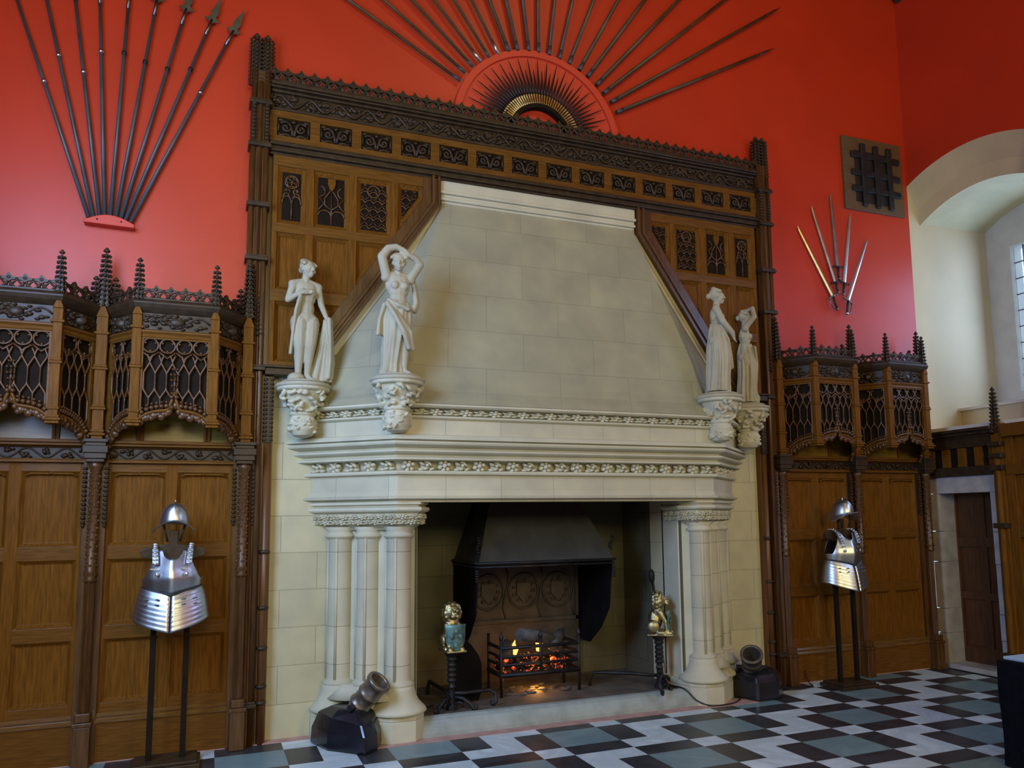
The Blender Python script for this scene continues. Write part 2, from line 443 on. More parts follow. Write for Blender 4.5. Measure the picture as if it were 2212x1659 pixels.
# wall above the arch
for (y0, z0), (y1, z1) in zip(outer, outer[1:]):
    mb.add([(XR, y0, z0), (XR, y1, z1), (XR, y1, 9), (XR, y0, 9)], [(0, 1, 2, 3)])
mb.box(XR, XR+.25, -14, YC-HALF, SILL-.0, 9)
mb.box(XR, XR+.25, -14, -.965, 0, SILL)
mb.box(XR, XR+.25, -.965, 0, 2.03, SILL-.06)
struct('wall_right', mb, 'red')
mb = MB()
XW = 5.92
mb.add([(XR, 0, SILL), (XW, 0, SILL), (XW, 0, 5.6), (XR, 0, 5.6)], [(0, 1, 2, 3)])          # far reveal, flush with the end wall
mb.add([(XR, YC-HALF, SILL), (XW, YC-HALF, SILL), (XW, YC-HALF, 5.6), (XR, YC-HALF, 5.6)], [(0, 1, 2, 3)])
m_ = MB()
struct('wall_window_recess', mb, 'cream')
mb = MB(); pro = [(0, outer), (.30, inner)]
a_o = [(XR-.004, y, z) for y, z in outer]; a_m = [(XR+.20, y, z) for y, z in inner]
mid = [(XR+.13, yo*.45+yi*.55, zo*.40+zi*.60) for (yo, zo), (yi, zi) in zip(outer, inner)]
mid2 = [(XR+.14, y, z-.015) for _, y, z in mid]
lo = [(XR+.17, y, z-.03) for y, z in inner]; lo2 = [(XR+.20, y, z-.02) for y, z in inner]
bk = [(XW, y, z+.02) for y, z in inner]
mb.loft([a_o, mid, mid2, lo, lo2, a_m, bk], closed=False, cap=False, smooth=False)
struct('trim_1', mb, 'arch', 'cream arch over the window recess')
mb = MB()
mb.box(XR-.03, XR+.62, YC-HALF+.005, -.005, SILL-.03, SILL+.015)
mb.box(XR+.62, XW, YC-HALF+.005, -.005, SILL-.03, SILL+.26, mi=1)
mb.box(XR+.57, XW, YC-HALF+.005, -.005, SILL+.26, SILL+.29)
struct('trim_2', mb, ['ledge', 'cream'], 'stepped sill of the window recess')
# window: stone frame, leaded glass
mb = MB()
WY0, WY1, WZ0, WZ1 = -1.50, -.30, 3.05, 4.78
mb.box(XW, XW+.2, -2.2, WY0, SILL, 5.6); mb.box(XW, XW+.2, WY1, .1, SILL, 5.6)
mb.box(XW, XW+.2, WY0, WY1, SILL, WZ0); mb.box(XW, XW+.2, WY0, WY1, WZ1, 5.6)
mb.box(XW+.03, XW+.14, -.93, -.87, WZ0, WZ1)
wf = struct('window_1', mb, 'frame_white')
mb = MB(); mb.box(XW+.07, XW+.075, WY0, WY1, WZ0, WZ1)
g = obj('pane', mb, 'glass', wf)
mb = MB()
for k in range(1, 10):
    y = WY0+(WY1-WY0)*k/10; mb.box(XW+.06, XW+.085, y-.004, y+.004, WZ0, WZ1)
for k in range(1, 9):
    z = WZ0+(WZ1-WZ0)*k/9; mb.box(XW+.06, XW+.085, WY0, WY1, z-.004, z+.004)
obj('lead_bars', mb, 'lead', wf)
# roof corbel in the corner
mb = MB(); mb.prism([(XR-.10, 7.86), (XR+.0, 7.72), (XR+.0, 8.3), (XR-.35, 8.3), (XR-.3, 8.05)], 'y', -.22, -.02)
mb.box(XR-.55, XR, -.3, 0, 8.3, 8.6)
t = obj('roof_corbel', mb, 'timber', bevel=.02)
tag(t, 'dark roof corbel high in the corner where the two red walls meet', 'corbel')

# ================================================================== the stone fireplace
fire = thing('stone_fireplace', 'large pale stone fireplace with tapering hood and canted mantel in the middle of the wall', 'fireplace', (0, -.3, 0))
PLAN = [(-2.045, 0), (-1.44, -.55), (1.44, -.55), (2.045, 0)]
FR = 1.215   # half width of the opening
# ashlar wall behind
mb = MB()
mb.box(-HW+.001, -FR, -.02, .22, 0, 1.8); mb.box(FR, HW-.001, -.02, .22, 0, 1.8); mb.box(-HW+.001, HW-.001, -.02, -.004, 1.8, 2.95)
slope = (1.85-.985)/(4.375-3.1)
def diag(z): return 1.85-(z-3.1)*slope if z < 4.375 else .985
zz = [2.9, 3.1, 4.375, 4.66]
pts = [(-diag(z)-.02, z) for z in zz]+[(diag(z)+.02, z) for z in zz[::-1]]
mb.prism(pts, 'y', -.035, -.001)
obj('ashlar_back', mb, 'ash_wall', fire)
# recess
mb = MB()
mb.box(-1.45, -FR-.01, -.30, .95, 0, 2.4); mb.box(FR+.01, 1.45, -.30, .95, 0, 2.4)
mb.box(-1.45, 1.45, .80, .95, 0, 2.4); mb.box(-1.45, 1.45, .2, .95, 2.4, 2.5)
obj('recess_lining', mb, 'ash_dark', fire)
mb = MB(); mb.box(-FR-.01, FR+.01, -.36, .80, 0, .118); obj('hearth_slab', mb, 'hearth', fire)
mb = MB()
prof = [(-.36, .0), (-.485, .0), (-.482, .03), (-.468, .075), (-.44, .115), (-.405, .135), (-.36, .139)]
mb.loft([[(x, y, z) for y, z in prof] for x in (-1.30, 1.36)], closed=True, smooth=False)
obj('kerb', mb, 'kerb', fire, bevel=.004)
# lintel and mantel mouldings, swept round the canted plan
def P_(name, prof, mat='stone', **k):
    mb = MB(); sweep(mb, PLAN, prof); return obj(name, mb, mat, fire, **k)
P_('lintel', [(-.25, 1.786), (-.01, 1.786), (-.01, 1.798), (.012, 1.803), (.038, 1.812), (.040, 1.826), (.018, 1.834), (.0, 1.87), (.0, 1.995), (-.2, 1.995)], 'ash_lintel')
P_('lintel_roll', [(-.1, 1.990), (.0, 1.990), (.036, 2.0), (.040, 2.012), (.034, 2.022), (.010, 2.030), (-.1, 2.032)])
LH = P_('lower_hollow', [(-.1, 2.03), (.0, 2.03), (-.035, 2.040), (-.038, 2.08), (-.02, 2.098), (.045, 2.108), (-.1, 2.108)], 'carved')
P_('mantel_cornice', [(-.1, 2.106), (.066, 2.106), (.074, 2.112), (.074, 2.122), (.060, 2.128), (.038, 2.136), (.040, 2.145), (.080, 2.158), (.096, 2.170), (.097, 2.180), (.086, 2.186),
    (.058, 2.192), (.060, 2.200), (.092, 2.208), (.124, 2.222), (.132, 2.236), (.126, 2.246), (.100, 2.250), (.102, 2.256), (.138, 2.260), (.138, 2.266), (.105, 2.296), (.06, 2.306), (-.1, 2.306)])
P_('upper_band', [(-.1, 2.304), (.060, 2.304), (.058, 2.430), (-.1, 2.430)], 'ash_lintel')
UM = P_('upper_moulding', [(-.1, 2.425), (.07, 2.425), (.088, 2.436), (.088, 2.446), (.066, 2.454), (.040, 2.462), (.036, 2.500), (.06, 2.508), (.115, 2.512), (.130, 2.524), (.122, 2.540), (.06, 2.546), (-.1, 2.546)])
# carved leaves set along a plan line
def leaf_motif(s, depth, kind=0):
    m = MB()
    if kind == 0:
        for a in range(6):
            t = a*PI/3+.3
            m.ell((.30*s*math.cos(t), -depth*.45, .30*s*math.sin(t)), (.20*s, depth*.5, .15*s), 6, 4, Matrix.Rotation(-t, 3, 'Y'))
        m.ell((0, -depth*.7, 0), (.17*s, depth*.45, .17*s), 6, 4)
        m.ell((0, -depth*.1, 0), (.40*s, depth*.35, .38*s), 8, 5)
    else:
        for q, (u, v, a) in enumerate([(-.30, .12, .6), (-.05, -.20, -.4), (.22, .10, .7), (.36, -.22, -.3), (-.34, -.25, .1), (.05, .28, -.2)]):
            m.ell((u*s, -depth*.45, v*s), (.24*s, depth*.5, .11*s), 6, 4, Matrix.Rotation(a, 3, 'Y'))
        m.ell((.02*s, -depth*.75, .02*s), (.12*s, depth*.4, .12*s), 6, 4)
        m.ell((0, -depth*.1, 0), (.42*s, depth*.35, .36*s), 8, 5)
    return m
def carve_run(mb, plan, d, z, step, s, depth, squash=1.0, part=None):
    pl = offset_plan(plan, d); n = 0; me = {}
    for a, b in zip(pl, pl[1:]):
        l = math.hypot(b[0]-a[0], b[1]-a[1]); cnt = max(1, round(l/step)); ang = math.atan2(b[1]-a[1], b[0]-a[0])
        for k in range(cnt):
            f = (k+.5)/cnt; n += 1; p = (a[0]+(b[0]-a[0])*f, a[1]+(b[1]-a[1])*f, z)
            if part:     # each carved leaf a part of its own
                if n % 2 not in me: me[n % 2] = make_mesh('carved_leaf', MB().merge(leaf_motif(s, depth, n % 2), Matrix.Diagonal((1, 1, squash, 1))), 'carved')
                o = bpy.data.objects.new('carved_leaf', me[n % 2]); COL.objects.link(o); o.parent = part; o.location = Vector(p)-root_loc(part); o.rotation_euler = (0, 0, ang)
            else: mb.merge(leaf_motif(s, depth, n % 2), TR(*p) @ rotz(ang) @ Matrix.Diagonal((1, 1, squash, 1)))
carve_run(None, PLAN, -.022, 2.066, .145, .118, .062, part=LH)
carve_run(None, PLAN, .048, 2.481, .120, .125, .038, .52, part=UM)
# hood
mb = MB()
HL = [(2.545, 1.455, -.655, 2.19), (2.60, 1.43, -.615, 2.13), (2.66, 1.40, -.565, 2.08), (2.73, 1.385, -.53, 2.04), (2.82, 1.37, -.50, 1.985), (3.095, 1.315, -.433, 1.795), (3.335, 1.255, -.363, 1.632),
      (3.58, 1.192, -.293, 1.466), (3.92, 1.104, -.195, 1.235), (4.42, .955, -.060, .965)]
mb.loft([[(-aw, -.03, z), (-af, yf, z), (af, yf, z), (aw, -.03, z)] for z, af, yf, aw in HL], closed=False, cap=False, smooth=False)
obj('hood', mb, 'ash_hood', fire)
mb = MB(); top = [(-.975, -.03), (-.975, -.075), (.975, -.075), (.975, -.03)]
for z0, z1, d in ((4.415, 4.44, .004), (4.44, 4.47, .022), (4.47, 4.50, .010), (4.50, 4.53, .03), (4.53, 4.66, .016)):
    mb.box(-.965-d*.5, .965+d*.5, -.065-d, -.03, z0, z1)
obj('hood_top_moulding', mb, 'stone', fire, bevel=.009)
for s in (-1, 1):
    mb = MB(); a = Vector((s*diag(3.0), 0, 3.0)); b = Vector((s*.985, 0, 4.375))
    for d0, y in ((-.0, -.058), (.035, -.05), (.07, -.04)):
        dv = Vector((-s*1.0, 0, 0))
        p = [a+dv*d0, b+dv*d0, b+dv*(d0+.035), a+dv*(d0+.035)]
        mb.prism([(q.x, q.z) for q in p], 'y', y, -.03)
    obj('hood_edge_strip', mb, 'stone', fire)
# clustered columns
COLS = [(1.385, -.365), (1.585, -.20), (1.785, -.06)]
def column(name, x, y, sgn):
    mb = MB(); r = .095
    mb.lathe([(r+.028, .385), (r+.032, .40), (r+.024, .415), (r+.006, .425), (r, .44), (r, 1.50), (r+.008, 1.512), (r+.024, 1.52), (r+.026, 1.535), (r+.008, 1.55), (r+.004, 1.565), (r+.03, 1.60)], (x, y, 0), 24)
    # fillet along the front
    a = math.atan2(-.74, sgn*.67)
    for da in (-1.05, .25):
        fx, fy = x+math.cos(a+da)*r, y+math.sin(a+da)*r
        mb.lathe([(.011, .43), (.011, 1.51)], (fx, fy, 0), 8)
    return obj(name, mb, 'ash_col', fire)
for s in (-1, 1):
    for x, y in COLS: column('column', s*x, y, s)
    # shared base: bell moulding and plinth follow the cluster
    base_plan = [(s*2.0, .0), (s*1.44, -.5)]
    mb = MB()
    for x, y in COLS:
        mb.lathe([(.205, .19), (.222, .205), (.212, .225), (.190, .245), (.162, .275), (.142, .315), (.128, .36), (.125, .39)], (s*x, y, 0), 28)
    mb.lathe([(.21, .30), (.11, .40)], (s*1.485, -.283, 0), 16); mb.lathe([(.21, .30), (.11, .40)], (s*1.685, -.13, 0), 16)
    obj('column_base', mb, 'stone', fire)
    mb = MB()
    pl = [(s*1.17, .0), (s*1.17, -.29), (s*1.20, -.44), (s*1.285, -.545), (s*1.47, -.550), (s*1.60, -.44), (s*2.0, -.10), (s*2.0, 0)]
    if s < 0: pl = pl[::-1]
    mb.prism(pl, 'z', 0, .155)
    mb.prism([(x*.998, y*.985) for x, y in pl], 'z', .155, .20)
    obj('plinth', mb, 'stone', fire, bevel=.006)
    mb = MB()
    pl = [(s*FR, .0), (s*FR, -.27), (s*1.30, -.36), (s*1.42, -.36), (s*1.85, 0)]
    mb.prism(pl if s > 0 else pl[::-1], 'z', .15, 1.80)
    obj('jamb', mb, 'stone', fire)
    # capitals: abacus plus a band of carved foliage following the cluster
    cp = [(s*2.0, 0), (s*1.43, -.515), (s*1.28, -.525), (s*1.19, -.38), (s*1.19, -.1)]
    if s > 0: cp = cp[::-1]
    mb = MB()
    sweep(mb, cp, [(-.14, 1.79), (.030, 1.79), (.035, 1.770), (.012, 1.762), (.008, 1.754), (.038, 1.745), (.044, 1.728), (.036, 1.716), (.0, 1.70), (-.14, 1.70)])
    obj('abacus', mb, 'stone', fire)
    mb = MB()
    sweep(mb, cp, [(-.16, 1.702), (.0, 1.702), (.004, 1.66), (-.02, 1.615), (-.07, 1.585), (-.075, 1.575), (-.16, 1.575)])
    for zz_, d_, st in ((1.675, .0, .085), (1.635, -.012, .075)): carve_run(mb, cp, d_, zz_, st, .085, .030, .62)
    obj('capital', mb, 'carved', fire, label='capital carved with tangled foliage')
# statue brackets
def bracket_mesh(seed):
    rnd = random.Random(seed); mb = MB()
    mb.lathe([(.03, -.40), (.075, -.385), (.10, -.34), (.105, -.27), (.085, -.235), (.10, -.225), (.10, -.21), (.09, -.19), (.115, -.14), (.15, -.08), (.165, -.045), (.19, -.04), (.20, -.03), (.20, -.015), (.205, .0), (.05, .0)], (0, 0, 0), 28)
    for k in range(60):
        a = rnd.uniform(0, 2*PI); z = rnd.uniform(-.205, -.05); r = .108+(z+.2)*.46+rnd.uniform(-.008, .012)
        rot = Matrix.Rotation(a, 3, 'Z') @ Matrix.Rotation(rnd.uniform(-1, 1), 3, 'X')
        mb.ell((r*math.cos(a), r*math.sin(a), z), (.022, rnd.uniform(.018, .04), rnd.uniform(.010, .018)), 8, 5, rot)
    for k in range(44):
        a = rnd.uniform(0, 2*PI); z = rnd.uniform(-.37, -.25)
        rot = Matrix.Rotation(a, 3, 'Z') @ Matrix.Rotation(rnd.uniform(-1, 1), 3, 'X')
        mb.ell((.10*math.cos(a), .10*math.sin(a), z), (.018, rnd.uniform(.012, .03), .009), 7, 4, rot)
    return mb
BR = [(-2.115, -.205, 2.695), (-1.47, -.655, 2.705), (1.47, -.655, 2.705), (2.115, -.205, 2.695)]
for k, (x, y, z) in enumerate(BR):
    b_ = MB(); b_.merge(bracket_mesh(3+k), TR(x, y, z))
    br = remesh('statue_bracket', b_, 'carved', fire, .0048, 0, label='carved bracket of figures and foliage under a statue')
    mb = MB(); mb.lathe([(.150, -.045), (.175, -.04), (.18, -.026), (.168, -.02), (.205, -.012), (.213, .002), (.205, .016), (.17, .026), (.04, .028)], (x, y, z), 32)
    obj('bracket_disc', mb, 'statue', br, local=False)

# ================================================================== the oak overmantel
om = thing('oak_overmantel', 'tall carved oak overmantel with traceried panels framing the stone hood', 'overmantel', (0, -.06, 2.8))
XP = 2.36
def q4(x0, x1, z0, z1): return [(x0, z0), (x1, z0), (x1, z1), (x0, z1)]
DN = (slope and 1/math.hypot(1, slope), slope/math.hypot(1, slope))
def field(poly, s, d=0.0):
    """clip to the wooden field left (s=-1) or right (s=1) of the hood"""
    p0 = (s*(1.85+d), 3.1); n = (s*DN[0], DN[1])
    poly = clip(poly, p0, n)
    return clip(poly, (s*(.985+d*.8), 4), (s, 0)) if poly else poly
for s in (-1, 1):
    mb = MB(); pl = field(q4(min(s*XP, s*.9), max(s*XP, s*.9), 2.80, 4.66), s)
    mb.prism(pl, 'y', -.055, -.036); obj('backboard', mb, 'oak', om)
    for x, hw_ in ((2.358, .020), (2.085, .032), (1.735, .032), (1.385, .030)):
        pl = field(q4(s*x-hw_, s*x+hw_, 2.86, 4.66), s, .05)
        if len(pl) > 2: obj('stile', MB().prism(pl, 'y', -.092, -.05), 'oak', om, bevel=.004)
    for z0, z1 in ((4.53, 4.66), (3.97, 4.05), (3.40, 3.50), (2.82, 2.91)):
        pl = field(q4(min(s*2.375, s*.9), max(s*2.375, s*.9), z0, z1), s, .02)
        if len(pl) > 2: obj('rail', MB().prism(pl, 'y', -.094, -.05), 'oak_rail', om, bevel=.004)
    # raking frame along the hood, three mouldings
    mb = MB(); pa = (s*2.06, 2.79); sl = math.hypot(1, slope)
    for d0, d1, y in ((.0, .022, -.115), (.022, .05, -.10), (.05, .075, -.118), (.075, .155, -.096)):
        ring = []
        for d in (d0, d1):
            k = d*sl
            ring.append([(s*(diag(2.80)+k), 2.80), (s*(.985+d*1.0), 4.375+(d*(sl-1)/slope if slope else 0)), (s*(.985+d), 4.66)])
        mb.prism(ring[0]+ring[1][::-1], 'y', y, -.05)
    obj('raking_frame', mb, 'oak_post', om, bevel=.003)
    mb = MB(); mb.box(s*2.07, s*2.40, -.16, -.03, 2.79, 2.845); mb.box(s*2.06, s*2.41, -.18, -.03, 2.845, 2.865); obj('base_moulding', mb, 'oak_dark', om, bevel=.005)
    # cells
    cols = [(2.053, 2.285), (1.767, 2.053-.0), (1.415, 1.703), (1.02, 1.355)]
    cols = [(2.117, 2.285), (1.767, 2.053), (1.415, 1.703), (1.03, 1.355)]
    cols[0] = (2.117, 2.338)
    for ci, (xa, xb) in enumerate(cols):
        for ri, (z0, z1) in enumerate(((4.05, 4.53), (3.50, 3.97), (2.91, 3.40))):
            pl = field(q4(min(s*xa, s*xb), max(s*xa, s*xb), z0, z1), s, .155*1.21)
            if len(pl) < 3: continue
            area_ = abs(sum(pl[i-1][0]*pl[i][1]-pl[i][0]*pl[i-1][1] for i in range(len(pl))))/2
            if area_ < .006: continue
            o_, i_ = inset(pl, .001), inset(pl, .028 if ri else .036)
            fr = MB()
            if len(o_) == len(i_):
                n = len(o_); fr.add([(p[0], -.085, p[1]) for p in o_]+[(p[0], -.060, p[1]) for p in i_], [(k, (k+1) % n, n+(k+1) % n, n+k) for k in range(n)])
                pan = obj('tracery_panel' if ri == 0 else 'panel', fr, 'oak', om)
            else: pan = om
            if ri: 
                continue
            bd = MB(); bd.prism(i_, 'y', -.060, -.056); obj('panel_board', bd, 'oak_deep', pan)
            tr = MB(); x0, x1 = min(p[0] for p in i_), max(p[0] for p in i_); za, zb = min(p[1] for p in i_), max(p[1] for p in i_)
            W_, H_ = x1-x0, zb-za; xc = (x0+x1)/2; R_ = .0072; Y = -.068
            def inside(p): 
                n = len(i_)
                for k in range(n):
                    a, b = i_[k], i_[(k+1) % n]
                    if (b[0]-a[0])*(p[1]-a[1])-(b[1]-a[1])*(p[0]-a[0]) < -1e-5: return False
                return True
            def T(pts, r=R_):
                run = []
                for p in pts:
                    if inside(p): run.append((p[0], Y, p[1]))
                    else:
                        if len(run) > 1: tr.tube(run, r, 5)
                        run = []
                if len(run) > 1: tr.tube(run, r, 5)
            def arc(cx, cz, r, a0, a1, n=12): return [(cx+r*math.cos(a0+(a1-a0)*k/n), cz+r*math.sin(a0+(a1-a0)*k/n)) for k in range(n+1)]
            def lancets(n, zs, zt):
                w_ = W_/n
                for k in range(n):
                    a = x0+k*w_
                    T([(a+w_*.5-w_*.48*math.cos(t), zs+(zt-zs)*max(0, math.sin(t))**.8) for t in [j*PI/16 for j in range(17)]])
            if ci == 0:
                T([(xc, za+.004), (xc, za+H_*.42)], .007); lancets(2, za+H_*.34, za+H_*.50)
                for sg in (-1, 1):
                    T([(xc, za+H_*.42), (xc+sg*W_*.2, za+H_*.56), (xc+sg*W_*.42, za+H_*.60)]); T([(xc+sg*W_*.48, za+H_*.45), (xc+sg*W_*.3, za+H_*.6), (xc+sg*W_*.12, za+H_*.68)])
                T(arc(xc, za+H_*.80, W_*.36, 0, 2*PI, 20), .007)
                for k in range(5): T(arc(xc+W_*.18*math.cos(k*1.257+.3), za+H_*.80+W_*.18*math.sin(k*1.257+.3), W_*.13, 0, 2*PI, 10))
                tr.ell((xc, Y, za+H_*.80), (W_*.09, .008, W_*.09), 8, 5)
                for sg in (-1, 1): T(arc(xc+sg*W_*.22, za+H_*.60, W_*.13, 0, 2*PI, 10))
            elif ci == 1:
                T([(xc, za+.004), (xc, za+H_*.68)], .007); lancets(2, za+H_*.18, za+H_*.30)
                for sg in (-1, 1):
                    T([(xc, za+H_*.32), (xc+sg*W_*.25, za+H_*.42), (xc+sg*W_*.26, za+H_*.55), (xc+sg*W_*.08, za+H_*.70), (xc, za+H_*.74)])
                    T([(xc+sg*W_*.49, za+H_*.30), (xc+sg*W_*.28, za+H_*.44), (xc+sg*W_*.47, za+H_*.58)])
                    T(arc(xc+sg*W_*.46, za+H_*.70, W_*.22, 0, 2*PI, 14))
                tr.prism([(xc-W_*.14, za+H_*.97), (xc+W_*.14, za+H_*.97), (xc+W_*.14, za+H_*.86), (xc+W_*.08, za+H_*.76), (xc, za+H_*.72), (xc-W_*.08, za+H_*.76), (xc-W_*.14, za+H_*.86)], 'y', -.082, -.062, mi=1)
            else:
                p = W_/3 if ci == 2 else .075
                k0 = x0
                for row in range(9):
                    zr = za+row*p*1.05
                    for k in range(-1, 6):
                        cx = k0+(k+.5*(row % 2))*p+p*.5
                        T(arc(cx, zr, p*.5, .15, PI-.15, 8), .0065)
                        T([(cx-p*.5, zr), (cx-p*.28, zr-p*.3), (cx, zr-p*.52)], .0045); T([(cx+p*.5, zr), (cx+p*.28, zr-p*.3), (cx, zr-p*.52)], .0045)
                if ci == 2: T(arc(xc, za+H_*.84, W_*.24, 0, 2*PI, 16), .007)
            obj('tracery', tr, ['oak_post', 'oak'], pan)
# frieze with fourteen scroll panels
mb = MB(); mb.box(-2.41, 2.41, -.055, -.01, 4.66, 5.24); obj('frieze_backboard', mb, 'oak_rail', om)
mb = MB(); mb.box(-2.41, 2.41, -.092, -.05, 4.735, 4.790); mb.box(-2.41, 2.41, -.092, -.05, 4.945, 5.005)
PX = 4.445/13; xs = [-2.225+PX*k for k in range(14)]
for k in range(15):
    x = -2.225+PX*(k-.5); mb.box(x-.040, x+.040, -.091, -.05, 4.78, 4.95)
obj('frieze_rail', mb, 'oak_rail', om, bevel=.004)
mb = MB()
for y, z0, z1 in ((-.10, 4.618, 4.64), (-.125, 4.64, 4.665), (-.112, 4.665, 4.69), (-.135, 4.69, 4.715), (-.105, 4.715, 4.737)): mb.box(-2.41, 2.41, y, -.05, z0, z1)
obj('middle_moulding', mb, 'oak_dark', om, bevel=.006)
def spiral(cx, cz, r, turns, sg, n=26): return [(cx+sg*r*(1-k/n*.85)*math.cos(turns*2*PI*k/n+.6), -.075, cz+r*(1-k/n*.85)*math.sin(turns*2*PI*k/n+.6)) for k in range(n+1)]
sp_me = None
for x in xs:
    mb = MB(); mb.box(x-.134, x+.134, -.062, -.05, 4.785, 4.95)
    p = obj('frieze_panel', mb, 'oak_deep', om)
    mb = MB()
    for sg in (-1, 1):
        mb.tube(spiral(x+sg*.060, 4.872, .052, 1.35, sg), .0115, 6)
        mb.tube([(x+sg*.006, -.075, 4.80), (x+sg*.012, -.078, 4.85), (x+sg*.03, -.078, 4.90), (x+sg*.06, -.075, 4.922)], .012, 6)
        mb.tube([(x+sg*.02, -.072, 4.80), (x+sg*.06, -.075, 4.812), (x+sg*.10, -.072, 4.80), (x+sg*.122, -.07, 4.818)], .011, 6); mb.tube([(x+sg*.122, -.072, 4.83), (x+sg*.118, -.074, 4.88), (x+sg*.125, -.072, 4.935)], .009, 6)
        mb.ell((x+sg*.10, -.07, 4.932), (.030, .014, .014), 6, 4); mb.ell((x+sg*.052, -.08, 4.866), (.014, .012, .014), 6, 4)
    mb.ell((x, -.075, 4.925), (.02, .012, .014), 6, 4)
    obj('scroll_carving', mb, 'oak_dark', p)
# vine band, cornice and cresting
mb = MB(); mb.box(-2.41, 2.41, -.10, -.05, 5.005, 5.03); mb.box(-2.41, 2.41, -.105, -.05, 5.155, 5.18); mb.box(-2.41, 2.41, -.135, -.05, 5.18, 5.20); mb.box(-2.41, 2.41, -.15, -.05, 5.20, 5.235)
obj('cornice', mb, 'oak_dark', om, bevel=.008)
def vine(mb, x0, x1, zc, amp, y, per, rnd, r=.008, dirv=None):
    n = int((x1-x0)/per*12)
    mb.tube([(x0+(x1-x0)*k/n, y, zc+amp*math.sin(2*PI*(x1-x0)*k/n/per)) for k in range(n+1)], r, 5)
    for k in range(int((x1-x0)/per*2)):
        cx = x0+per*.5*(k+.5); up = 1 if k % 2 else -1
        for q in range(6):
            a = rnd.uniform(0, 6.28); rr = rnd.uniform(.0, amp*.9)
            mb.ell((cx+rr*math.cos(a)*1.3, y-.006, zc+up*amp*.45+rr*math.sin(a)*.7), (rnd.uniform(.5, 1)*amp*.7, .012, rnd.uniform(.3, .5)*amp*.8), 6, 4, Matrix.Rotation(rnd.uniform(-1.2, 1.2), 3, 'Y'))
mb = MB(); mb.box(-2.405, 2.405, -.075, -.05, 5.03, 5.155); rnd = random.Random(4); vine(mb, -2.40, 2.40, 5.093, .045, -.085, .24, rnd, .012)
for k in range(260): mb.ell((rnd.uniform(-2.38, 2.38), -.078, rnd.uniform(5.04, 5.145)), (rnd.uniform(.012, .034), .016, rnd.uniform(.008, .016)), 6, 4, Matrix.Rotation(rnd.uniform(-1, 1), 3, 'Y'))
obj('vine_band', mb, 'oak_dark', om)
def cresting_mesh(L, p, h, r=.007):
    """interlaced arches with leaf tips along +x from the origin, standing on z = 0"""
    mb = MB(); n = max(1, round(L/p)); p = L/n
    for k in range(n+1):
        x = k*p
        if k < n:
            pts = [(x+p*t, 0, h*.62*max(0, math.sin(PI*t))**.9) for t in [j/8 for j in range(9)]]
            mb.tube([(x, 0, h*.62), (x+p*.12, 0, h*.28), (x+p*.5, 0, h*.02), (x+p*.88, 0, h*.28), (x+p, 0, h*.62)], r, 5)
            mb.tube([(x+p*.02, 0, h*.05), (x+p*.3, 0, h*.40), (x+p*.5, 0, h*.58), (x+p*.7, 0, h*.40), (x+p*.98, 0, h*.05)], r*.9, 5)
            mb.ell((x+p*.5, 0, h*.66), (p*.16, r*1.3, h*.09), 6, 4)
        mb.prism([(x, h*.42), (x+p*.16, h*.52), (x+p*.42, h*.58), (x+p*.40, h*.72), (x+p*.18, h*.78), (x+p*.10, h*.92), (x, h*1.02), (x-p*.10, h*.92), (x-p*.18, h*.78), (x-p*.40, h*.72), (x-p*.42, h*.58), (x-p*.16, h*.52)], 'y', -r*1.1, r*1.1); mb.ell((x, -r*.9, h*.68), (p*.16, r*.8, h*.12), 6, 4)
    mb.box(0, L, -r*1.3, r*1.3, -h*.04, h*.10)
    return mb
mb = MB(); mb.merge(cresting_mesh(4.78, .106, .125, .0135), TR(-2.39, -.115, 5.236)); obj('cresting', mb, 'oak_dark', om)
# posts at both sides, down to the floor
def pinnacle(mb, x, y, z0, z1, w, n=None, tp=.45):
    h = z1-z0; n = n or max(3, int(h/.042))
    mb.lathe([(w*.72, z0), (w*(.72-tp*.5), z0+h*.35), (w*(.72-tp), z0+h*.8), (w*.12, z1-h*.03)], (x, y, 0), 4, smooth=False, rot=PI/4)
    for k in range(n):
        f = k/n; z = z0+h*f*.92+h*.02; r = w*(.80-tp*f)
        for a in range(4): mb.ell((x+r*math.cos(a*PI/2), y+r*math.sin(a*PI/2), z), (w*.22, w*.22, h/n*.36), 5, 3)
        for a in range(4): mb.ell((x+r*.95*math.cos(a*PI/2+PI/4), y+r*.95*math.sin(a*PI/2+PI/4), z+h/n*.1), (w*.24, w*.24, h/n*.22), 5, 3)
    mb.ell((x, y, z1-h*.05), (w*.42, w*.42, h*.035), 6, 4); mb.ell((x, y, z1-h*.015), (w*.2, w*.2, h*.025), 6, 4)
